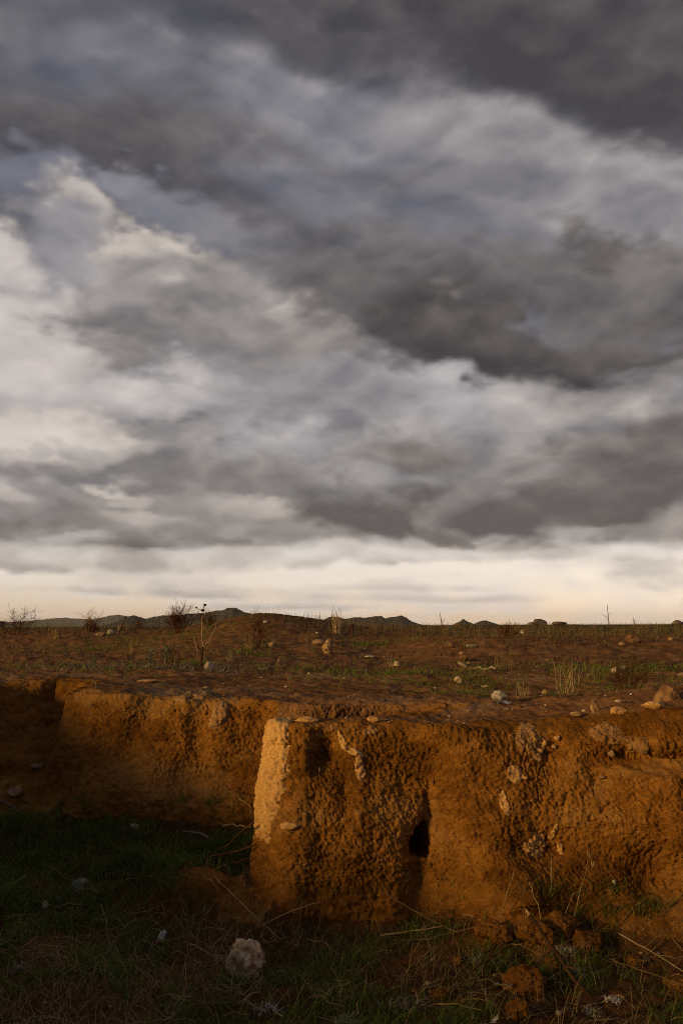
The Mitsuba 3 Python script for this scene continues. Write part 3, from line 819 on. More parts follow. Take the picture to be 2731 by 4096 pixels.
def blades(pos, height, width, lean, seed, up=None):
    """Grass blades: three-piece tapering strips, each bent its own way."""
    r = np.random.default_rng(seed)
    n = len(pos)
    az = r.uniform(0, 2 * math.pi, n)
    d = np.stack([np.cos(az), np.sin(az), 0 * az], 1)
    s = np.stack([-np.sin(az), np.cos(az), 0 * az], 1)
    turn = r.uniform(-0.8, 0.8, n)
    s = s * np.cos(turn)[:, None] + d * np.sin(turn)[:, None]
    lean = lean * r.uniform(0.25, 1.5, n)
    rows = []
    for t, w in ((0, 1.0), (0.4, 0.85), (0.75, 0.5)):
        bend = lean * (0.55 * t + 0.9 * t * t)
        c = pos + (d * bend[:, None] + np.array([0, 0, 1]) * (t * np.maximum(1 - 0.28 * lean * t, 0.25))[:, None]) * height[:, None]
        rows += [c - s * (w * width / 2)[:, None], c + s * (w * width / 2)[:, None]]
    tip = pos + (d * (lean * 1.45)[:, None] + np.array([0, 0, 1]) * np.maximum(1 - 0.32 * lean, 0.15)[:, None]) * height[:, None]
    v = np.stack(rows + [tip], 1).reshape(-1, 3)
    base = np.arange(n)[:, None] * 7
    f = np.concatenate([base + np.array(q)[None] for q in ([0, 1, 2], [1, 3, 2], [2, 3, 4], [3, 5, 4], [4, 5, 6])])
    return v, f


def stuff(name, mesh, bsdf, label, category):
    key = key_for(name)
    scene[key] = mikit.ply(mesh, bsdf)
    labels[key] = {'label': label, 'category': category, 'kind': 'stuff'}


def grow(key_stems, key_twigs, o, d, length, radius, depth, r, spread=0.6, kids=4, droop=0.0):
    """Twigs of a shrub, recursively: tubes appended to the lists."""
    n = 5
    p = [np.array(o, float)]
    dd = np.array(d, float)
    for _ in range(n - 1):
        dd = dd + r.normal(0, 0.16, 3) + np.array([0, 0, 0.07 - droop])
        dd /= np.linalg.norm(dd)
        p.append(p[-1] + dd * length / (n - 1))
    p = np.array(p)
    key_stems.append(tube(p, np.linspace(radius, radius * 0.5, n), 4 if depth else 3))
    if depth:
        for _ in range(kids):
            t = r.uniform(0.25, 1.0)
            q = p[min(int(t * (n - 1) + 0.5), n - 1)]
            e = dd + r.normal(0, spread, 3)
            e[2] = abs(e[2]) * 0.8 + 0.1
            e /= np.linalg.norm(e)
            grow(key_twigs, key_twigs, q, e, length * r.uniform(0.4, 0.7), radius * 0.6, depth - 1, r, spread, kids, droop)


def shrub(label, x, y, height, width, seed, stems=7, depth=2, kids=4, radius=0.005, bsdf='twig_brown', name='dry_shrub', category='shrub', group=None, spread=0.6, open_=1.0, z=None):
    key = thing(name, label, category, group)
    r = np.random.default_rng(seed)
    z = gz(x, y) - 0.02 if z is None else z
    crown = []
    for k in range(stems):
        a = k * 2.4 + r.uniform(-0.4, 0.4)
        out = width / 2 / height * open_ * r.uniform(0.1, 1.0)
        d = np.array([math.cos(a) * out, math.sin(a) * out, 1.0])
        d /= np.linalg.norm(d)
        one = []
        grow(one, crown, (x + 0.03 * math.cos(a), y + 0.03 * math.sin(a), z), d, height * r.uniform(0.5, 0.8), radius, depth, r, spread, kids)
        part(key, 'stem', join(one), bsdf)
    part(key, 'twigs', join(crown), bsdf, kind='stuff')
    return key


def dry_tuft(label, x, y, height, width, seed, n=26, bsdf='straw_pale', group=None, name='grass_tuft', category='grass', lean=0.25, heads=0, z=None):
    key = thing(name, label, category, group)
    r = np.random.default_rng(seed)
    a, q = r.uniform(0, 6.28, n), np.sqrt(r.uniform(0, 1, n)) * width * 0.28
    px, py = x + q * np.cos(a), y + q * np.sin(a)
    pz = (gz(px, py) if z is None else np.full(n, z)) - 0.01
    pos = np.stack([px, py, pz], 1)
    scale = np.linalg.norm(np.array([x, y]))
    w = np.full(n, max(0.0028, 0.55e-3 * scale))
    half = n // 2
    part(key, 'blades', blades(pos[:half], height * r.uniform(0.45, 0.85, half), w[:half], lean * 1.6, seed + 1), bsdf, kind='stuff')
    for i in range(half, min(n, half + 12)):
        tip = pos[i] + np.array([r.normal(0, lean * 0.55), r.normal(0, lean * 0.55), 1]) * height * r.uniform(0.7, 1.05)
        part(key, 'stalk', tube(crooked(pos[i], tip, 6, 0.04, seed + i, 0), np.linspace(w[0] * 0.6, w[0] * 0.3, 6), 4), bsdf)
    return key


# ------------------------------------------------------------------ ditch: stones, clods and litter
stone('large pinkish white rock lying in the dark foreground grass', (-0.47, 4.60), (0.195, 0.17, 0.19), 'quartz', 15, 4, 0.40, 10, 0.15, 'rock', 'rock', spin=0.5, tilt=0.3)
stone('mossy grey stone half sunk in the green grass at the left', (-1.57, 5.55), (0.11, 0.10, 0.11), 'stone_grey', 12, 3, 0.22, 5, 0.25)
stone('small whitish stone at the far left below the mossy grey stone', (-1.71, 5.38), (0.055, 0.05, 0.06), 'quartz', 13, 3, 0.3, 5, 0.1)
stone('small pale stone at the left, just above the lower whitish one', (-1.66, 5.47), (0.045, 0.04, 0.03), 'stone_white', 14, 3, 0.3, 5, 0.1)
for label, at, size, seed in (
        ('big square orange earth clod in the foreground right of centre', (0.84, 4.40), (0.20, 0.19, 0.187), 21),
        ('low broad orange earth clod at the foot of the front bank, leftmost of its heap', (0.78, 4.80), (0.20, 0.15, 0.090), 22),
        ('large orange earth clod in the middle of the heap at the foot of the bank', (0.97, 4.79), (0.22, 0.17, 0.128), 23),
        ('upright orange earth clod under the tall dry stalks', (1.14, 4.88), (0.17, 0.15, 0.112), 24),
        ('rounded smooth orange earth clod, rightmost of the heap at the bank foot', (1.27, 4.82), (0.19, 0.15, 0.105), 25),
        ('small ball of orange earth in the grass left of the clod heap', (0.57, 4.69), (0.06, 0.06, 0.06), 26),
        ('dark earth clod low in the foreground below the big square clod', (0.76, 4.14), (0.13, 0.12, 0.11), 27),
        ('flat orange earth clod in the grass near the centre foreground', (0.43, 4.31), (0.10, 0.08, 0.05), 28),
        ('small orange earth clod in front of the bank towards the right', (1.44, 4.68), (0.10, 0.08, 0.07), 29),
        ('flat orange earth clod at the right edge of the foreground', (1.62, 4.42), (0.22, 0.15, 0.06), 30),
        ('little orange earth clod left of the flat central one', (0.33, 4.36), (0.05, 0.05, 0.04), 31),
        ('crumbled orange earth clod beside the long thin branch', (1.02, 4.60), (0.08, 0.07, 0.06), 32)):
    clod(label, at, size, seed)

# a scrap of folded paper with a red edge, standing in the grass
k = thing('paper_scrap', 'small bright white paper scrap standing in the grass, left of the big rock', 'paper')
w = np.linspace(-1, 1, 7)
sheet = np.array([[0.016 * a + 0.012 * b, 0.006 * math.sin(3 * a) + 0.01 * b, 0.028 * b + 0.006 * math.cos(4 * a)] for b in w for a in w]) + [-0.98, 5.03, gz(-0.98, 5.03) + 0.045]
i, j = np.meshgrid(np.arange(6), np.arange(6), indexing='ij')
a = (i * 7 + j).ravel()
sheet_f = np.vstack([np.stack([a, a + 1, a + 7], 1), np.stack([a + 1, a + 8, a + 7], 1)])
part(k, 'sheet', (sheet, sheet_f), 'litter_white')
part(k, 'red_strip', (sheet[:14] * [1, 1, 1] + [0, -0.0015, 0], sheet_f[[n for n in range(len(sheet_f)) if sheet_f[n].max() < 14]]), 'litter_red')

# a pale lobed dead leaf
k = thing('dead_leaf', 'pale toothed dead leaf lying at the bottom edge of the grass', 'leaf')
t = np.linspace(0, 1, 15)
half = 0.020 * np.sin(np.clip(t * 1.05, 0, 1) * math.pi) ** 0.7 * (1 + 0.35 * np.sign(np.sin(t * 40)))
mid = np.stack([0.61 + 0.11 * (t - 0.5), 3.99 + 0.10 * (t - 0.5), gz(0.61, 3.99) + 0.035 + 0.03 * t + 0.012 * np.sin(t * 7)], 1)
side = np.array([0.72, -0.55, 0.35])
leaf = np.vstack([mid - half[:, None] * side, mid, mid + half[:, None] * side])
a = np.arange(14)
part(k, 'blade', (leaf, np.vstack([np.stack([a, a + 1, a + 15], 1), np.stack([a + 1, a + 16, a + 15], 1), np.stack([a + 15, a + 16, a + 30], 1), np.stack([a + 16, a + 31, a + 30], 1)])), 'leaf_dry')
part(k, 'midrib', tube(mid + [0, 0, 0.001], np.linspace(0.002, 0.001, 15), 4), 'leaf_dry')


def scruff(label, x, y, w, h, seed, bsdf='leaf_dry', n=60):
    """A withered white weed: a fistful of short crumpled leaves."""
    r = np.random.default_rng(seed)
    pos = np.stack([x + r.normal(0, w * 0.3, n), y + r.normal(0, w * 0.25, n), np.zeros(n)], 1)
    pos[:, 2] = gz(pos[:, 0], pos[:, 1]) + r.uniform(0, 0.4, n) * h
    key = thing('withered_weed', label, 'weed')
    scene[key] = mikit.ply(blades(pos, h * r.uniform(0.3, 0.75, n), np.full(n, 0.006), 1.1, seed), bsdf)


scruff('white withered weed head right of the end of the long branch', 1.20, 4.22, 0.06, 0.035, 41, 'litter_white')
scruff('whitish crumpled weed under the lower end of the long branch', 1.09, 4.15, 0.07, 0.04, 42)
scruff('grey white withered weed halfway along the long branch', 1.13, 4.50, 0.07, 0.05, 43)
scruff('grey withered weed between the clod heap and the long branch', 1.12, 4.70, 0.07, 0.04, 44)
scruff('pale withered weed among the straw left of the clod heap', 0.66, 4.66, 0.07, 0.035, 45)
scruff('grey branching withered weed at the bottom, right of the big rock', -0.33, 4.12, 0.09, 0.06, 46)
scruff('second grey withered weed near the bottom edge in the middle', 0.00, 4.02, 0.07, 0.06, 47)
scruff('dark greyish withered weed in the far left foreground', -1.60, 4.62, 0.10, 0.07, 48, 'twig_grey')
scruff('grey withered weed in the foreground below the burrow', 0.28, 4.20, 0.14, 0.08, 49, 'twig_grey', 90)
scruff('white withered tuft at the bottom edge right of the pale leaf', 0.72, 3.92, 0.08, 0.03, 50)

stick('fallen_branch', 'long thin brown branch lying aslant across the right foreground', 'branch', (0.93, 4.72, 0.20), (1.14, 4.10, gz(1.14, 4.10) + 0.02), 0.010, 0.008, 'twig_brown', 51, 0.05,
      side=[(0.45, (-0.1, -0.5, -0.5), 0.18), (0.6, (0.3, -0.5, 0.1), 0.12)])
scene['branch_end'] = {'type': 'twosided', 'bsdf': {'type': 'diffuse', 'reflectance': rgb(0.45, 0.30, 0.15)}}
part('fallen_branch', 'broken_tip', tube([(0.925, 4.735, 0.215), (0.935, 4.715, 0.20), (0.938, 4.70, 0.192)], [0.004, 0.013, 0.011], 6), 'branch_end')
g_ = lambda x, y, up=0.012: (x, y, float(gz(x, y)) + up)
for label, a, b, r0, r1, m, seed, wob, sag in (
        ('pale curved stick on the grass in front of the rear bank', g_(-1.06, 6.15, 0.06), g_(-0.84, 6.05, 0.05), 0.007, 0.005, 'twig_grey', 61, 0.03, 0.10),
        ('dark twig slanting up to the crusted bank corner, uppermost of the pile', g_(-0.88, 5.95, 0.04), (-0.52, 5.32, 0.52), 0.007, 0.005, 'twig_brown', 62, 0.03, 0.0),
        ('pale broken twig in the pile left of the crusted bank corner', g_(-0.78, 6.0, 0.18), (-0.55, 5.5, 0.46), 0.006, 0.004, 'twig_grey', 63, 0.04, 0.0),
        ('long dark twig in the pile, lying nearly level against the crusted corner', g_(-0.86, 5.7, 0.06), (-0.50, 5.33, 0.40), 0.008, 0.005, 'twig_brown', 64, 0.03, 0.0),
        ('thin dark twig at the bottom of the pile by the crusted corner', g_(-0.75, 5.62, 0.04), (-0.52, 5.33, 0.33), 0.006, 0.004, 'twig_brown', 65, 0.04, 0.0),
        ('thin forked twig at the top of the pile, leaning on the bank corner', g_(-0.80, 6.30, 0.10), (-0.56, 5.6, 0.52), 0.005, 0.003, 'straw', 66, 0.05, 0.0),
        ('bent greyish stem standing in the left foreground grass', g_(-1.36, 5.22, 0.10), g_(-1.21, 4.92, 0.01), 0.004, 0.003, 'twig_grey', 67, 0.10, 0.03),
        ('pale stem lying in the grass above the big rock', g_(-0.80, 4.85, 0.05), g_(-0.45, 4.72, 0.05), 0.004, 0.002, 'straw_pale', 68, 0.05, -0.05),
        ('long arched straw bent across the foot of the bank corner', g_(-0.45, 4.98, 0.06), (-0.12, 4.98, 0.18), 0.003, 0.002, 'straw_pale', 69, 0.03, 0.05),
        ('straight pale straw leaning towards the bank corner', g_(-0.74, 5.30, 0.10), g_(-0.35, 4.92, 0.06), 0.0035, 0.0025, 'straw_pale', 70, 0.01, 0.0),
        ('long straw lying level at the foot of the bank, below the burrow', g_(0.20, 5.02, 0.04), g_(0.52, 4.92, 0.06), 0.004, 0.003, 'straw_pale', 71, 0.02, 0.0),
        ('second straw at the foot of the bank below the burrow, tilted up', (0.24, 5.05, 0.20), g_(0.60, 4.88, 0.03), 0.0035, 0.0025, 'straw', 72, 0.03, 0.0),
        ('forked straw below the burrow at the foot of the bank', g_(0.30, 4.95, 0.03), g_(0.72, 4.85, 0.05), 0.0035, 0.002, 'straw', 73, 0.03, 0.0),
        ('stick in the grass left of the square clod', g_(0.55, 4.46, 0.03), g_(0.80, 4.55, 0.12), 0.005, 0.004, 'twig_brown', 74, 0.05, 0.0),
        ('crossing stick in the grass left of the square clod, lower end left', g_(0.58, 4.32, 0.03), g_(0.76, 4.64, 0.09), 0.005, 0.004, 'twig_brown', 75, 0.05, 0.0),
        ('pale twig lying on the ground at the right edge, pointing at the bank', g_(1.50, 4.72, 0.05), (1.80, 4.80, 0.17), 0.004, 0.003, 'straw', 76, 0.03, 0.0),
        ('straight straw sloping down to the right edge', g_(1.36, 4.62, 0.16), g_(1.68, 4.44, 0.03), 0.004, 0.003, 'straw_pale', 77, 0.02, 0.0),
        ('thin straw sloping down in front of the flat clod at the right edge', g_(1.28, 4.50, 0.10), g_(1.62, 4.28, 0.02), 0.003, 0.002, 'straw', 78, 0.03, 0.0),
        ('brown stick lying across the bottom right corner', g_(1.12, 4.02, 0.03), g_(1.46, 4.22, 0.04), 0.007, 0.005, 'twig_brown', 79, 0.04, 0.0),
        ('short brown stick at the very bottom right corner', g_(1.30, 3.98, 0.05), g_(1.44, 3.86, 0.01), 0.006, 0.005, 'twig_brown', 80, 0.04, 0.0),
        ('short brown twig in the far left of the foreground', g_(-1.20, 5.06, 0.03), g_(-1.42, 4.90, 0.02), 0.005, 0.004, 'twig_brown', 81, 0.06, 0.0)):
    stick('dry_twig', label, 'twig', a, b, r0, r1, m, seed, wob, sag)

# stalks standing at the foot of the front bank
stick('grass_stalk', 'tallest straight dry stalk in front of the bank, under the lower crust patches', 'grass stalk', (1.10, 4.93, -0.02), (1.115, 4.94, 0.44), 0.0035, 0.002, 'straw_pale', 91, 0.04)
k = stick('oat_stalk', 'dry oat stalk with a drooping seed head in front of the bank', 'grass stalk', (1.19, 4.93, -0.02), (1.30, 4.92, 0.41), 0.003, 0.0018, 'straw_pale', 92, 0.03, side=[])
for i in range(7):
    o = np.array([1.30 + 0.004 * i, 4.92, 0.42 + 0.008 * (i % 4)])
    v, f = stone_mesh((0.008, 0.007, 0.030), 300 + i, 2, 0.05, 0)
    part(k, 'seed', (v + o + [0.004 * (i % 3), -0.006 * (i % 2), -0.012 * i + 0.02], f), 'straw_pale', True)
stick('grass_stalk', 'leaning dry stalk in front of the bank, right of the burrow', 'grass stalk', (0.755, 4.86, -0.03), (0.90, 4.86, 0.38), 0.003, 0.002, 'straw_pale', 93, 0.03)
stick('grass_stalk', 'short dry stalk standing on the clod heap', 'grass stalk', (0.93, 4.74, 0.0), (0.915, 4.74, 0.27), 0.0025, 0.002, 'straw', 94, 0.04)
stick('grass_stalk', 'dry stalk bent to the right beside the oat stalk', 'grass stalk', (1.14, 4.92, -0.02), (1.22, 4.9, 0.25), 0.0025, 0.0015, 'straw_pale', 95, 0.06, 0.1)
stick('grass_stalk', 'thin green stalk standing left of the clod heap', 'grass stalk', (0.92, 4.76, -0.03), (0.86, 4.78, 0.26), 0.002, 0.0015, 'straw', 96, 0.05)
stick('grass_stalk', 'thin straw stalk standing before the left part of the front bank', 'grass stalk', (-0.24, 4.98, -0.05), (-0.22, 4.98, 0.2), 0.002, 0.0015, 'straw', 97, 0.05)
stick('grass_stalk', 'hooked straw stalk before the left part of the front bank', 'grass stalk', (-0.16, 4.95, -0.05), (-0.10, 4.96, 0.22), 0.002, 0.0015, 'straw', 98, 0.06)

# rear bank and recess
stick('fallen_branch', 'straight bare stick lying aslant on the slope at the left edge', 'branch', (-2.46, 6.52, float(gz(-2.46, 6.52)) + 0.05), (-2.02, 6.20, float(gz(-2.02, 6.20)) + 0.03), 0.009, 0.006, 'twig_grey', 101, 0.02)
stick('dry_twig', 'short curved twig on the slope above the long stick at the left edge', 'twig', (-2.34, 6.55, float(gz(-2.34, 6.55)) + 0.04), (-2.2, 6.42, float(gz(-2.2, 6.42)) + 0.02), 0.006, 0.004, 'twig_brown', 102, 0.05)
stone('tan stone on the slope in front of the dark recess', (-2.36, 6.62), (0.115, 0.09, 0.085), 'stone_tan', 111, 3, 0.25, 5, 0.2)
stone('long tan stone sticking out of the shaded recess wall', (-2.46, 7.35), (0.13, 0.07, 0.05), 'stone_tan', 112, 3, 0.25, 5, 0.1)
stone('white broken shard at the foot of the rear bank', (-1.41, 6.25), (0.07, 0.04, 0.04), 'stone_white', 113, 3, 0.25, 6, 0.05, tilt=-0.4)
stone('small pale stone beside the white shard at the rear bank foot', (-1.49, 6.25), (0.035, 0.03, 0.03), 'stone_tan', 114, 2, 0.25, 4, 0.1)


def on_face(label, x, z, size, bsdf, seed, rear=False, name='stone', out=0.3, **more):
    """A stone that sticks in a bank's face."""
    m = (np.abs(land_v[:, 0] - x) < 0.03) & (np.abs(land_v[:, 2] - z) < 0.03) & ((land_v[:, 1] > 5.9) if rear else (land_v[:, 1] < 5.9)) & (land_v[:, 1] > 4)
    y = land_v[m, 1].mean() - size[1] * (out - 0.1)
    return stone(label, (x, y, z), size, bsdf, seed, name=name, **more)


on_face('flat pale stone sticking out of the crusted bank corner', -0.30, 0.545, (0.12, 0.09, 0.04), 'soil_crust', 121)
on_face('small white pebble in the face of the front bank near the corner', -0.135, 0.83, (0.02, 0.02, 0.035), 'stone_white', 122, level=2)
on_face('tiny white pebble beside the other in the bank face near the corner', -0.11, 0.835, (0.012, 0.012, 0.022), 'stone_white', 123, level=2)
on_face('small white stone in the face of the right part of the front bank', 1.45, 0.80, (0.05, 0.03, 0.02), 'stone_tan', 124, level=2)
on_face('little white stone low in the right part of the front bank', 1.46, 0.27, (0.025, 0.02, 0.025), 'stone_white', 125, level=2)
for label, x, z, s, seed in (('pale lump, topmost of the four beside the large crust', 1.235, 1.005, (0.036, 0.036, 0.034), 131), ('pale lump nearest to the large crust on the rim', 1.16, 0.975, (0.03, 0.03, 0.038), 132),
                             ('pale lump, lowest of the four beside the large crust', 1.13, 0.935, (0.036, 0.03, 0.03), 133), ('pale lump, rightmost of the four beside the large crust', 1.21, 0.955, (0.03, 0.03, 0.028), 134)):
    on_face(label, x, z, s, 'soil_crust', seed, level=3, jag=0.4, chips=9)
on_face('round tan stone below the pale crust at the right of the rim', 1.52, 0.925, (0.05, 0.045, 0.05), 'stone_tan', 135, jag=0.4, chips=9)
on_face('cracked pale lump under the rim at the right', 1.68, 0.975, (0.11, 0.06, 0.10), 'soil_rind', 136, jag=0.5, chips=10, level=4)
on_face('pale flake near the lower crust patches', 1.02, 0.80, (0.03, 0.03, 0.02), 'soil_crust', 137, level=2)
stone('large brown boulder embedded in the top of the bank at the right', (1.90, 5.34), (0.19, 0.16, 0.20), 'stone_pink', 141, 4, 0.42, 14, 0.45, 'boulder', 'boulder')
stone('leaning slab of pale stone on the bank top towards the right', (1.50, 5.40), (0.05, 0.05, 0.11), 'stone_tan', 142, 3, 0.2, 5, 0.2, tilt=0.35)
stone('small white stone on the bank top beside the leaning slab', (1.47, 5.52), (0.032, 0.03, 0.024), 'stone_white', 143, 2, 0.2, 4, 0.1)
stone('flat tan stone on the bank top below the leaning slab', (1.38, 5.35), (0.07, 0.06, 0.03), 'stone_tan', 144, 3, 0.2, 4, 0.1)
stone('white pebble on the bank top between slab and boulder', (1.66, 5.45), (0.045, 0.04, 0.028), 'stone_white', 145, 2, 0.2, 4, 0.1)
stone('tan crumbly slab lying flat on the rim at the far right', (1.80, 5.22), (0.14, 0.10, 0.05), 'soil_crust', 146, 4, 0.3, 5, 0.2)
stone('tan crumbly slab on the rim left of the far right one', (1.60, 5.28), (0.10, 0.08, 0.05), 'soil_crust', 147, 4, 0.3, 5, 0.2)
stone('dark split wood chip standing on the bank top above the left part', (0.14, 5.52), (0.05, 0.03, 0.07), 'stone_brown', 148, 3, 0.3, 6, 0.1, 'wood_chip', 'wood chip')
stone('pale crumbly slab on the rim at the crusted corner', (-0.22, 5.36), (0.14, 0.08, 0.045), 'soil_crust', 149, 4, 0.3, 5, 0.25)
stone('pale crumbly stone on the rim right of the dark wood chip', (0.18, 5.36), (0.07, 0.05, 0.04), 'soil_crust', 150, 3, 0.3, 5, 0.2)

# ------------------------------------------------------------------ plateau: rocks, litter, pebbles
k = thing('rock', 'orange white rock with a long snout resting on the brown plateau in the centre', 'rock')
v, f = stone_mesh((0.20, 0.17, 0.24), 161, 4, 0.3, 5)
part(k, 'block', (v + [-0.22, 13.45, float(gz(-0.22, 13.45)) + 0.09], f), 'stone_tan', 40)
v, f = stone_mesh((0.24, 0.10, 0.085), 162, 3, 0.3, 5, 0)
part(k, 'snout', (v + [-0.36, 13.43, float(gz(-0.22, 13.45)) + 0.155], f), 'stone_tan', 40)
for label, at, size, m, seed in (
        ('white stone at the root of the tall bare stalk', (-1.50, 10.1), (0.12, 0.10, 0.13), 'stone_white', 171),
        ('tan white stone by the green patch right of centre', (1.08, 8.41), (0.085, 0.07, 0.07), 'stone_white', 172),
        ('dark brown boulder on the right ridge', (4.56, 14.05), (0.24, 0.2, 0.17), 'stone_brown', 173),
        ('small tan stone left of the dark boulder on the right ridge', (4.26, 13.69), (0.11, 0.09, 0.07), 'stone_tan', 174),
        ('round grey stone on the left plateau, upper of a pair', (-4.78, 18.6), (0.17, 0.15, 0.14), 'stone_grey', 175),
        ('flat pale stone on the left plateau, lower of a pair', (-4.86, 18.1), (0.24, 0.16, 0.10), 'stone_tan', 176),
        ('slanted tan stone between the shrubs on the left skyline', (-4.95, 20.0), (0.12, 0.1, 0.18), 'stone_tan', 177),
        ('pale stone at the foot of the red shrub beside the mound', (-1.15, 14.8), (0.13, 0.10, 0.09), 'stone_tan', 178),
        ('white stone on the slope of the mound', (-1.50, 17.6), (0.13, 0.08, 0.06), 'stone_white', 179),
        ('long flat white stone right of the orange white rock', (0.40, 13.18), (0.16, 0.09, 0.05), 'stone_white', 180),
        ('pinkish stone standing at a tuft right of the centre', (0.69, 11.36), (0.075, 0.06, 0.09), 'quartz', 181),
        ('pale stone, top of the column of four near the root', (1.70, 12.70), (0.10, 0.07, 0.06), 'stone_tan', 182),
        ('grey brown stone, second of the column of four near the root', (1.61, 11.97), (0.16, 0.12, 0.11), 'stone_brown', 183),
        ('small tan stone, third of the column of four near the root', (1.64, 11.70), (0.06, 0.05, 0.05), 'stone_tan', 184),
        ('reddish stone on the ridge above the column of four', (1.62, 13.4), (0.15, 0.10, 0.09), 'stone_brown', 185),
        ('greenish white stone on the ridge right of the reddish one', (1.91, 13.25), (0.22, 0.1, 0.06), 'stone_grey', 186),
        ('white stone standing on the distant slope right of centre', (4.22, 21.0), (0.10, 0.08, 0.14), 'stone_white', 187),
        ('orange stone on the right ridge near the edge', (5.21, 14.24), (0.09, 0.08, 0.07), 'stone_tan', 188),
        ('tan stone behind the tall pale tuft on the right', (1.56, 6.95), (0.06, 0.05, 0.05), 'stone_tan', 189),
        ('pale stone on the flat at the right edge', (3.43, 9.12), (0.09, 0.07, 0.06), 'stone_tan', 190),
        ('white stone on the flat behind the bare shrub on the right', (2.90, 9.6), (0.08, 0.07, 0.07), 'stone_white', 191),
        ('grey white stone on the flat right of the bare shrub', (3.30, 10.6), (0.10, 0.08, 0.05), 'stone_white', 192),
        ('flat pale slab in the green band on the right', (2.05, 9.1), (0.16, 0.08, 0.03), 'stone_white', 193),
        ('tan pebble stone in front of the flat pale slab', (1.25, 7.9), (0.07, 0.06, 0.03), 'stone_tan', 194),
        ('pale flat stone at the edge of the rear bank', (-1.62, 7.6), (0.24, 0.12, 0.035), 'soil_crust', 195),
        ('tan flake on the bare soil above the rear bank', (-1.12, 7.45), (0.06, 0.05, 0.04), 'stone_tan', 196)):
    stone(label, at, size, m, seed, 3, 0.25, 5, 0.2, spin=seed * 0.9)

k = thing('boulder', 'broken grey boulder on the right horizon', 'boulder')
v, f = stone_mesh((1.0, 0.8, 0.50), 211, 3, 0.12, 12)
part(k, 'block', (v + [11.4, 52, float(gz(11.4, 52)) + 0.15], f), 'concrete', 30)
v, f = stone_mesh((0.5, 0.4, 0.3), 212, 3, 0.16, 6)
part(k, 'shard', (v + [10.95, 51.8, float(gz(10.95, 51.8)) + 0.06], f), 'concrete', 30)
stone('flat pale boulder on the horizon right of the broken grey one', (12.6, 52), (0.9, 0.6, 0.2), 'concrete', 213, 3, 0.2, 6, 0.2, 'boulder', 'boulder')
stone('domed pale boulder on the horizon at the right edge', (19.4, 52), (0.75, 0.7, 0.34), 'concrete', 214, 3, 0.15, 5, 0.2, 'boulder', 'boulder')
stone('low dark boulder on the horizon right of centre', (6.2, 48), (0.5, 0.4, 0.2), 'stone_brown', 215, 3, 0.2, 6, 0.2, 'boulder', 'boulder')

# a crumpled plastic bag
k = thing('plastic_bag', 'crumpled white plastic bag lying in the grass behind the front bank', 'bag')
s = trimesh.creation.icosphere(subdivisions=4)
v = np.array(s.vertices)
v = v * (1 + 0.7 * np.abs(rough(v * 2.2, 3, 221))[:, None] - 0.35 * np.abs(rough(v * 6, 2, 222))[:, None]) * [0.05, 0.04, 0.036]
bx, by = 1.08, 6.25
part(k, 'body', (v + [bx, by, float(gz(bx, by)) + 0.035], s.faces), 'plastic', False)
flap = np.array([[0.02 + 0.07 * a, -0.05 - 0.035 * b, 0.012 + 0.012 * math.sin(5 * a + 3 * b)] for b in (0, .33, .66, 1) for a in (-.6, -.2, .2, .6, 1)]) + [bx, by, float(gz(bx, by - 0.06))]
i, j = np.meshgrid(np.arange(3), np.arange(4), indexing='ij')
a = (i * 5 + j).ravel()
part(k, 'flap', (flap, np.vstack([np.stack([a, a + 1, a + 5], 1), np.stack([a + 1, a + 6, a + 5], 1)])), 'litter_white')

r = np.random.default_rng(77)
spots = []
while len(spots) < 130:
    y = 6.7 + 11 * r.uniform() ** 1.5
    x = r.uniform(-0.4, 0.4) * y + 0.25
    if plan_distance(np.array([x]), np.array([y]))[0] > 0.12 and fbm(np.array([[x * 0.8, y * 0.5, 2.0]]), 2, 78)[0] > 0.42:
        spots.append((x, y))
def pebble(x, y, s, place, where, i, tones=('tan', 'white', 'grey')):
    tone = tones[i % len(tones)]
    stone(f'{"tiny" if s < 0.03 else "small"} {tone} pebble lying on the {place}, {where}', (x, y), (s * r.uniform(0.9, 1.6), s, s * r.uniform(0.5, 0.9)), 'stone_' + tone, 400 + i % 23, 1, 0.25, 3, 0.2,
          'pebble', 'pebble', f'{tone} pebbles on the {place}, {where}', spin=i)


for i, (x, y) in enumerate(spots):
    s = r.uniform(0.010, 0.024) * (0.7 + 0.04 * y) * (1.5 if r.uniform() < 0.12 else 1)
    pebble(x, y, s, 'bare plateau soil', ('at the left', 'in the middle', 'at the right')[int(x > -0.12 * y) + int(x > 0.15 * y)] + (' near the bank rim' if y < 9 else ' farther back'), i)
for i in range(30):
    x = r.uniform(-0.2, 1.9)
    pebble(x, r.uniform(5.3, 6.1), r.uniform(0.008, 0.02), 'flat top of the front bank', 'left half' if x < 0.9 else 'right half', i, ('tan', 'white'))
for i in range(40):
    x, y = r.uniform(-1.9, 1.9), r.uniform(3.95, 5.0)
    pebble(x, y, r.uniform(0.012, 0.028), 'grassy ditch floor', ('left of the big rock', 'between the big rock and the clods', 'right of the clods')[int(x > -0.4) + int(x > 0.8)], i, ('tan', 'grey'))

stick('root', 'pale bare root lying on the plateau right of centre', 'root', g_(1.46, 11.3, 0.03), g_(1.72, 10.1, 0.03), 0.020, 0.012, 'twig_grey', 231, 0.06, 0.02)
stick('root', 'pale hanging root over the rim of the rear bank', 'root', (-1.92, 7.4, float(gz(-1.92, 7.4)) + 0.01), (-1.80, 6.42, 1.02), 0.006, 0.003, 'twig_grey', 232, 0.05, 0.12, side=[(0.7, (0.3, -0.4, -0.6), 0.12), (0.8, (-0.4, -0.3, -0.6), 0.10)])

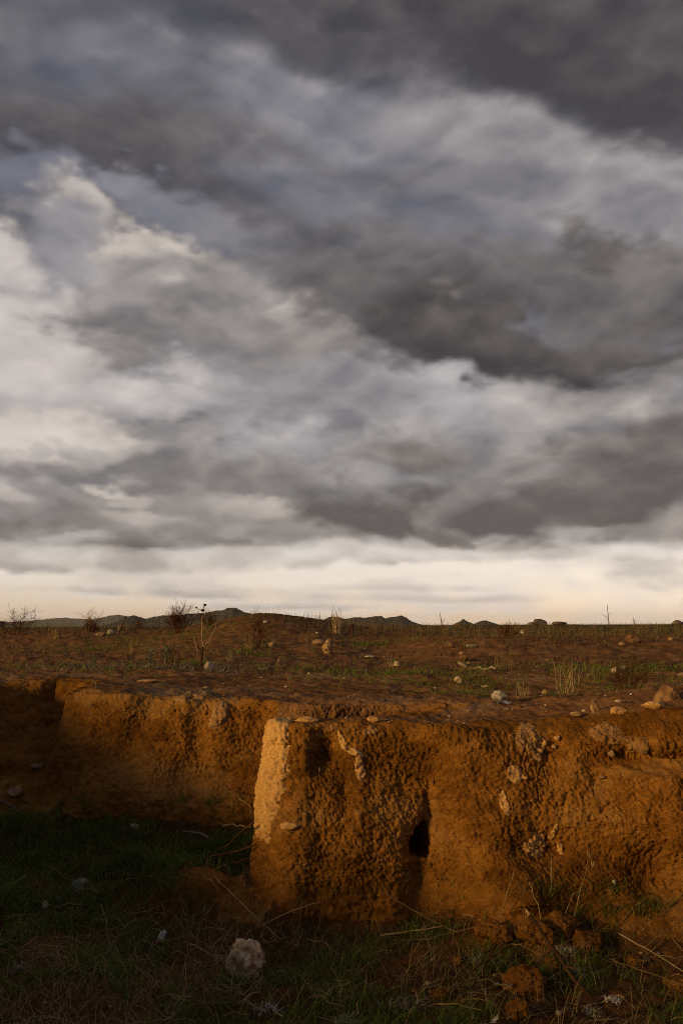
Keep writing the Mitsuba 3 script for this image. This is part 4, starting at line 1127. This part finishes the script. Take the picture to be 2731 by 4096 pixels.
# ------------------------------------------------------------------ shrubs, stalks and tufts on the plateau
shrub('dense reddish brown thorny shrub on the skyline before the left mountains', -3.2, 17.5, 0.50, 0.72, 301, 20, 3, 5, 0.005, 'twig_red', spread=0.5)
shrub('wide bare thorny shrub at the far left of the skyline', -6.75, 18.6, 0.56, 1.05, 302, 13, 3, 4, 0.005, 'twig_red', spread=0.8, open_=1.5)
shrub('low red brown shrub with one tall pale spray, second from the left', -5.45, 19.5, 0.30, 0.65, 303, 14, 3, 4, 0.005, 'twig_red', spread=0.6, open_=1.4)
shrub('thin pale feathery spray rising from the second shrub from the left', -5.65, 19.8, 0.60, 0.34, 304, 3, 3, 4, 0.005, 'straw_pale', name='dry_weed', category='weed', spread=0.5)
shrub('slender upright reddish shrub at the left foot of the mound', -1.37, 14.5, 0.56, 0.22, 305, 7, 2, 6, 0.0045, 'twig_red', spread=0.3, open_=0.5)
shrub('bare dark shrub on the right behind the tall pale tuft', 2.30, 7.3, 0.34, 0.56, 306, 16, 2, 5, 0.0035, 'twig_brown', spread=0.55, open_=1.5)
shrub('small bare shrub at the left of the plateau near the skyline', -4.9, 21.5, 0.30, 0.5, 307, 9, 2, 5, 0.006, 'twig_brown', spread=0.7)
shrub('faint bare shrub between the two left skyline shrubs', -6.15, 22.0, 0.42, 0.5, 308, 8, 2, 5, 0.006, 'twig_brown', spread=0.7)
shrub('dark low shrub on the right slope before the ridge', 3.2, 17.2, 0.34, 0.7, 309, 14, 2, 5, 0.006, 'twig_red', spread=0.6)
shrub('low leafless shrub right of the dense skyline shrub', -2.70, 18.2, 0.32, 0.6, 310, 12, 2, 5, 0.005, 'twig_brown', spread=0.5)
stick('dead_branch', 'short dark forked branch sticking up on the left skyline', 'branch', (-4.75, 19.0, float(gz(-4.75, 19)) - 0.03), (-4.58, 19.0, float(gz(-4.75, 19)) + 0.36), 0.018, 0.012, 'twig_brown', 311, 0.05, side=[(0.55, (-0.5, 0, 0.5), 0.10), (0.3, (0.8, 0, 0.7), 0.16)])
stick('wooden_stake', 'short dark stake standing in the dry grass right of the mound', 'stake', (0.19, 17.3, float(gz(0.19, 17.3)) - 0.02), (0.195, 17.3, float(gz(0.19, 17.3)) + 0.20), 0.03, 0.026, 'twig_brown', 312, 0.01)
stick('dead_stalk', 'thin dark stalk standing in the field below the dark mountains', 'stalk', (2.84, 25.5, float(gz(2.84, 25.5))), (2.80, 25.5, float(gz(2.84, 25.5)) + 0.5), 0.018, 0.008, 'twig_brown', 313, 0.03, side=[(0.5, (0.8, 0, 0.7), 0.14)])
stick('dead_stalk', 'tall thin leafless stalk on the right horizon', 'stalk', (13.4, 45, float(gz(13.4, 45)) - 0.1), (13.35, 45, float(gz(13.4, 45)) + 1.05), 0.022, 0.010, 'twig_red', 314, 0.02, side=[(0.45, (-0.8, 0, 0.5), 0.25), (0.6, (0.7, 0, 0.6), 0.2), (0.35, (-0.9, 0, 0.9), 0.35)])
stick('dead_stalk', 'small forked stalk on the horizon right of the tall one', 'stalk', (14.7, 45, float(gz(14.7, 45)) - 0.1), (14.65, 45, float(gz(14.7, 45)) + 0.42), 0.02, 0.010, 'twig_brown', 315, 0.05, side=[(0.6, (0.8, 0, 0.6), 0.15), (0.7, (-0.8, 0, 0.4), 0.12)])

# the tall bare stalk in the left middle: a woody foot, two pale main shoots and withered buds
k = thing('tall_weed', 'tall bare branching weed stalk standing on the left plateau', 'weed')
bx, by = -1.60, 10.2
bz = float(gz(bx, by))
o = np.array([bx, by, bz])
part(k, 'foot', tube(crooked(o - [0, 0, 0.04], o + [0.02, 0, 0.24], 7, 0.04, 321), np.linspace(0.020, 0.012, 7), 6), 'twig_brown', True)
fork = o + [0.02, 0, 0.23]
top1 = o + [0.02, 0, 0.70]
part(k, 'shoot', tube(crooked(fork, top1, 9, 0.04, 322), np.linspace(0.008, 0.004, 9), 5), 'straw_pale', True)
part(k, 'shoot', tube(crooked(fork, o + [0.20, 0, 0.56], 9, 0.06, 323, -0.06), np.linspace(0.007, 0.003, 9), 5), 'straw_pale', True)
part(k, 'shoot', tube(crooked(fork - [0, 0, 0.12], o + [-0.15, -0.03, 0.40], 9, 0.04, 324), np.linspace(0.005, 0.003, 9), 5), 'straw', True)
part(k, 'shoot', tube(crooked(o + [-0.03, 0, 0.12], o + [-0.07, -0.05, 0.36], 8, 0.05, 325), np.linspace(0.006, 0.003, 8), 5), 'straw_pale', True)
part(k, 'shoot', tube(crooked(fork - [0, 0, 0.10], o + [0.11, -0.03, 0.30], 8, 0.05, 326), np.linspace(0.005, 0.003, 8), 5), 'straw', True)
part(k, 'shoot', tube(crooked(fork - [0, 0, 0.04], o + [-0.24, 0.05, 0.30], 8, 0.05, 327, 0.12), np.linspace(0.009, 0.005, 8), 5), 'twig_brown', True)
for i, (dx, dz, s) in enumerate(((0.035, 0.71, 0.034), (-0.06, 0.68, 0.026), (0.01, 0.65, 0.04), (0.05, 0.62, 0.022), (0.015, 0.60, 0.026), (0.16, 0.54, 0.024), (-0.15, 0.41, 0.022))):
    part(k, 'bud_stalk', tube([o + [0.02 if i < 5 else dx, 0, dz - 0.05], o + [dx, 0, dz]], [0.003, 0.002], 4), 'straw')
    v, f = stone_mesh((s, s, s * 0.8), 330 + i, 2, 0.5, 4)
    part(k, 'bud', (v + o + [dx, 0, dz], f), 'twig_brown')

shrub('dark withered stump of weed left of the tall stalk', -2.28, 12.0, 0.26, 0.16, 341, 4, 1, 3, 0.008, 'twig_brown', name='dry_weed', category='weed', spread=0.4, open_=0.7)
shrub('brown drooping withered weed close left of the tall stalk', -1.98, 10.6, 0.16, 0.24, 342, 6, 2, 4, 0.005, 'twig_brown', name='dry_weed', category='weed', spread=0.8, open_=1.4)
shrub('grey withered weed behind the tall stalk', -1.42, 11.4, 0.24, 0.3, 343, 7, 1, 3, 0.004, 'twig_grey', name='dry_weed', category='weed', spread=0.5)

dry_tuft('tall pale dry grass tuft behind the front bank on the right', 1.68, 6.75, 0.26, 0.30, 351, 44, 'straw_pale', lean=0.3)
dry_tuft('small dry grass tuft just right of the plastic bag', 1.26, 6.4, 0.13, 0.2, 352, 26, 'straw_pale', lean=0.5)
dry_tuft('tall straw tuft on the right shoulder of the mound against the sky', -0.13, 17.2, 0.52, 0.34, 353, 40, 'straw_pale', lean=0.18)
dry_tuft('straw tuft at the foot of the slender reddish shrub', -1.50, 14.3, 0.26, 0.3, 354, 34, 'straw', lean=0.25)
dry_tuft('sparse straw tuft near the left edge of the plateau', -5.0, 14.9, 0.28, 0.4, 355, 30, 'straw', lean=0.3)
dry_tuft('straw tuft left of the round grey stone', -5.6, 17.6, 0.26, 0.6, 356, 40, 'straw', lean=0.25)
dry_tuft('leaning straws on the plateau left of the withered stump', -2.95, 12.6, 0.22, 0.12, 357, 14, 'straw', lean=0.4)
dry_tuft('two bent straws on the right behind the small bare shrub', 2.0, 8.3, 0.24, 0.2, 358, 10, 'straw', lean=0.5)
dry_tuft('thin straws at the right edge of the plateau', 2.75, 7.0, 0.12, 0.3, 359, 14, 'straw', lean=0.5)
dry_tuft('few straws standing on the flat right of centre', 1.9, 10.6, 0.24, 0.4, 360, 14, 'straw', lean=0.2)
dry_tuft('single leaning straws by the pinkish stone', 0.62, 11.2, 0.16, 0.1, 361, 8, 'straw_pale', lean=0.5)
dry_tuft('sparse straws on the near slope of the mound', -0.55, 15.2, 0.22, 0.7, 362, 16, 'straw', lean=0.3)
dry_tuft('lone curved straw on the plateau right of the tall weed', -0.85, 11.6, 0.13, 0.05, 363, 4, 'straw_pale', lean=0.5)


def silver_weed(label, x, y, h, seed, leaves=9):
    """A pale leafy weed: a leaf rosette of small lobed blades on a stem."""
    key = thing('silver_weed', label, 'weed')
    r = np.random.default_rng(seed)
    z = float(gz(x, y))
    part(key, 'stem', tube(crooked((x, y, z - 0.02), (x + h * 0.1, y, z + h), 6, 0.05, seed), np.linspace(0.006, 0.003, 6), 5), 'twig_grey', True)
    for i in range(leaves):
        t = 0.25 + 0.75 * i / leaves
        o = np.array([x + h * 0.1 * t, y, z + h * t])
        pos = o + r.normal(0, 0.008, (5, 3))
        part(key, 'leaf', blades(pos, np.full(5, h * 0.36), np.full(5, h * 0.07), 1.1, seed + i), 'weed_green')


silver_weed('silvery leafed weed standing on the left plateau above the rear bank', -2.12, 9.9, 0.20, 371)
silver_weed('tall silvery leafed weed left of the tall bare stalk', -2.05, 10.4, 0.24, 372)
silver_weed('low silvery weed in the grey litter at the left', -2.85, 10.3, 0.16, 373)

# a building far off at the left edge
k = thing('building', 'distant flat roofed grey building at the left edge of the skyline', 'building')
def block(x0, x1, y0, y1, z0, z1):
    v = np.array([[x, y, z] for x in (x0, x1) for y in (y0, y1) for z in (z0, z1)], float)
    return v, np.array([[0, 1, 3], [0, 3, 2], [4, 6, 7], [4, 7, 5], [0, 4, 5], [0, 5, 1], [2, 3, 7], [2, 7, 6], [0, 2, 6], [0, 6, 4], [1, 5, 7], [1, 7, 3]])
part(k, 'wall', block(-143, -135.5, 350, 360, 1, 3.7), 'concrete')
part(k, 'roof', block(-143.3, -135.2, 349.7, 360.3, 3.7, 4.0), 'stone_brown')
scene['window_dark'] = plain(0.03, 0.03, 0.035)
for i in range(3):
    part(k, 'window', block(-142.2 + 2.3 * i, -141.2 + 2.3 * i, 349.95, 350.3, 2.1, 3.1), 'window_dark')

# ------------------------------------------------------------------ grass and litter nobody could count
def scatter(n, box, seed, chance):
    r = np.random.default_rng(seed)
    x, y = r.uniform(box[0], box[1], n), r.uniform(box[2], box[3], n)
    keep = r.uniform(0, 1, n) < chance(x, y)
    return x[keep], y[keep], r


def clump(x, y, scale, seed, lo=0.42, hi=0.6):
    return sm(lo, hi, fbm(np.stack([x * scale, y * scale, 0 * x + seed], -1), 3, seed))


def in_ditch(x, y):
    return (gz(x, y) < 0.46 - 0.2 * (y < 5.3)) & (plan_distance(x, y) < -0.03)


BARE = [(-0.80, 5.42, 0.22, 0.2), (1.60, 4.40, 0.22, 0.14), (0.95, 4.78, 0.30, 0.13), (0.40, 4.32, 0.14, 0.08), (-1.70, 5.65, 0.12, 0.1), (-0.5, 5.55, 0.3, 0.12), (0.83, 4.30, 0.14, 0.16), (-1.0, 4.1, 0.3, 0.12)]


def turf(x, y):
    c = 0.06 + 0.94 * clump(x, y, 2.6, 501, 0.44, 0.58) * (0.25 + 0.75 * clump(x, y, 8, 503, 0.38, 0.56))
    left = sm(-0.35, -0.8, x) * sm(4.9, 5.6, y)
    c = np.maximum(c * (0.75 - 0.25 * sm(4.9, 4.2, y)), left * (0.06 + 0.94 * clump(x, y, 5, 505, 0.38, 0.54)))
    for (bx, by, rx, ry) in BARE:
        c = c * (1 - 0.93 * bell(x, y, bx, by, rx, ry))
    return c * in_ditch(x, y) * sm(6.45, 6.2, y + 0.2 * (fbm(np.stack([x * 4, y * 0, x * 0], -1), 2, 9) - 0.5))


x, y, r = scatter(150000, (-2.5, 2.3, 3.4, 6.5), 511, turf)
tuft = fbm(np.stack([x * 7, y * 7, 0 * x], -1), 2, 512)
h = r.uniform(0.03, 0.10, len(x)) * (0.6 + 0.9 * tuft) * (1 + 0.35 * (y > 5.3))
pos = np.stack([x, y, gz(x, y) - 0.004], 1)
green = r.uniform(0, 1, len(x)) < 0.35 + 0.4 * clump(x, y, 1.5, 515)
stuff('grass', blades(pos[green], h[green], r.uniform(0.003, 0.0062, green.sum()), 0.75, 513), 'grass_green', 'short dark green grass covering the floor of the ditch', 'grass')
stuff('grass', blades(pos[~green], h[~green] * 0.9, r.uniform(0.0026, 0.005, (~green).sum()), 1.0, 514), 'grass_dull', 'dull olive grass mixed into the green on the ditch floor', 'grass')

x, y, r = scatter(12000, (-2.4, 2.2, 3.5, 6.2), 521, lambda x, y: (1 - 0.5 * sm(0.2, 0.8, x)) * (0.15 + 0.85 * clump(x, y, 1.8, 522, 0.4, 0.6)) * in_ditch(x, y))
pos = np.stack([x, y, gz(x, y) + 0.004], 1)
stuff('dry_straw', blades(pos, r.uniform(0.05, 0.15, len(x)), r.uniform(0.0016, 0.0034, len(x)), 1.15, 523), 'straw_warm', 'thin dry straws tangled through the grass of the ditch floor', 'straw')
litter = []
for i in range(240):
    x0, y0 = r.uniform(-2.1, 2.0), r.uniform(3.75, 5.7)
    if not in_ditch(np.array([x0]), np.array([y0]))[0]:
        continue
    a, ln = r.uniform(0, 6.28), r.uniform(0.06, 0.24)
    x1, y1 = x0 + ln * math.cos(a), y0 + ln * math.sin(a) * 0.7
    z0, z1 = gz(x0, y0) + r.uniform(0.01, 0.05), gz(x1, y1) + r.uniform(0.005, 0.07)
    if plan_distance(np.array([x1]), np.array([y1]))[0] > -0.08:
        continue
    litter.append(tube(crooked((x0, y0, z0), (x1, y1, z1), 6, 0.12, i, 0.05), r.uniform(0.0012, 0.0026), 3))
stuff('straw_litter', join(litter), 'straw_warm', 'broken stems and straws lying loose on the ditch floor', 'straw')

# plateau: low weeds, grey litter, thin turf
def bands(x, y):
    a = 0.9 * bell(x, y, -2.2, 10.4, 1.4, 0.75) + 0.5 * bell(x, y, 0.9, 8.2, 0.8, 0.9) + 0.75 * bell(x, y, 1.2, 7.6, 0.28, 0.4) + 0.6 * bell(x, y, 0.55, 9.4, 0.5, 0.5)
    a = a + 0.7 * bell(x, y, 2.6, 9.6, 1.9, 0.7) + 0.6 * bell(x, y, 3.4, 10.9, 1.4, 0.5) + 0.5 * bell(x, y, 1.5, 6.7, 0.8, 0.3) + 0.55 * bell(x, y, 2.6, 8.0, 1.2, 0.7)
    a = a + 0.8 * bell(x, y, 0.55, 15.6, 0.45, 0.5) + 0.4 * bell(x, y, -1.4, 14.6, 0.5, 0.5) + 0.45 * bell(x, y, -4.4, 16.0, 0.9, 0.6) + 0.4 * bell(x, y, -3.0, 17.0, 0.8, 1.0) + 0.35 * bell(x, y, -1.3, 12.9, 0.5, 0.5) + 0.05
    return np.clip(a, 0, 1) * (0.15 + 0.85 * clump(x, y, 2.2, 531, 0.42, 0.58)) * (plan_distance(x, y) > 0.03)


x, y, r = scatter(75000, (-5.6, 5.6, 6.2, 18), 532, bands)
pos = np.stack([x, y, gz(x, y) - 0.004], 1)
wide = 0.0009 * y
stuff('grass', blades(pos, r.uniform(0.025, 0.085, len(x)) * (0.8 + 0.02 * y), wide * r.uniform(0.6, 1.2, len(x)), 0.9, 533), 'grass_green', 'thin low green grass in patches on the plateau', 'grass')
x, y, r = scatter(16000, (-5.6, 5.6, 6.2, 18), 541, lambda x, y: np.clip(bands(x, y) * 0.7 + 0.05 * (plan_distance(x, y) > 0.05), 0, 1))
pos = np.stack([x, y, gz(x, y) + 0.003], 1)
stuff('dry_straw', blades(pos, r.uniform(0.03, 0.12, len(x)), 0.00035 * y * r.uniform(0.6, 1.2, len(x)), 1.1, 542), 'straw', 'short dry straws strewn over the plateau', 'straw')
x, y, r = scatter(11000, (-3.9, -0.3, 9.4, 11.4), 545, lambda x, y: bell(x, y, -2.0, 10.2, 1.3, 0.5) * (0.2 + 0.8 * clump(x, y, 3, 546)))
pos = np.stack([x, y, gz(x, y) + 0.003], 1)
stuff('withered_litter', blades(pos, r.uniform(0.03, 0.09, len(x)), 0.0008 * y * r.uniform(0.5, 1.0, len(x)), 1.2, 547), 'twig_grey', 'grey withered weed litter on the left plateau', 'weed')

# the field beyond: tall straw, then turf to the horizon
def straw_field(x, y):
    a = 0.9 * bell(x, y, 2.4, 20, 3.2, 3.0) + 0.5 * bell(x, y, 7.5, 24, 5, 5) + 0.35 * bell(x, y, -6.5, 18, 2.5, 3) + 0.4 * bell(x, y, -3.5, 21, 2, 2.5) + 0.5 * bell(x, y, 4.5, 17.5, 2.0, 1.2) + 0.07
    return np.clip(a, 0, 1) * (0.1 + 0.9 * clump(x, y, 0.9, 551, 0.42, 0.6))


x, y, r = scatter(34000, (-12, 16, 15, 34), 552, straw_field)
x, y = np.repeat(x, 2) + r.normal(0, 0.04, 2 * len(x)), np.repeat(y, 2) + r.normal(0, 0.04, 2 * len(y))
pos = np.stack([x, y, gz(x, y) - 0.01], 1)
stuff('dry_grass', blades(pos, r.uniform(0.08, 0.30, len(x)), 0.00028 * y * r.uniform(0.5, 1.1, len(x)), 0.45, 553), 'straw_dull', 'band of thin tall straw standing in the field behind the mound', 'grass')
x, y, r = scatter(26000, (-45, 50, 20, 110), 561, lambda x, y: (np.abs(x) < 0.46 * y + 1) * (0.05 + 0.95 * clump(x, y, 0.25, 562, 0.42, 0.55)) * sm(18, 30, y + 6 * (x > 0)))
pos = np.stack([x, y, gz(x, y) - 0.01], 1)
stuff('grass', blades(pos, r.uniform(0.03, 0.11, len(x)) * (1 - 0.45 * (y > 40)), 0.0007 * y * r.uniform(0.6, 1.3, len(x)), 0.6, 563), 'grass_dull', 'green turf of the far field under the horizon', 'grass')

# ------------------------------------------------------------------ the evening air
scene['air'] = {'type': 'homogeneous', 'albedo': rgb(0.90, 0.94, 0.98), 'sigma_t': 0.000022}
scene['haze'] = {'type': 'cube', 'to_world': T().translate([0, 0, 128]).scale([24000, 24000, 131]), 'bsdf': {'type': 'null'}, 'interior': {'type': 'ref', 'id': 'air'}}
labels['haze'] = {'label': 'thin evening haze over the plain', 'category': 'haze', 'kind': 'stuff'}
scene['camera']['medium'] = {'type': 'ref', 'id': 'air'}
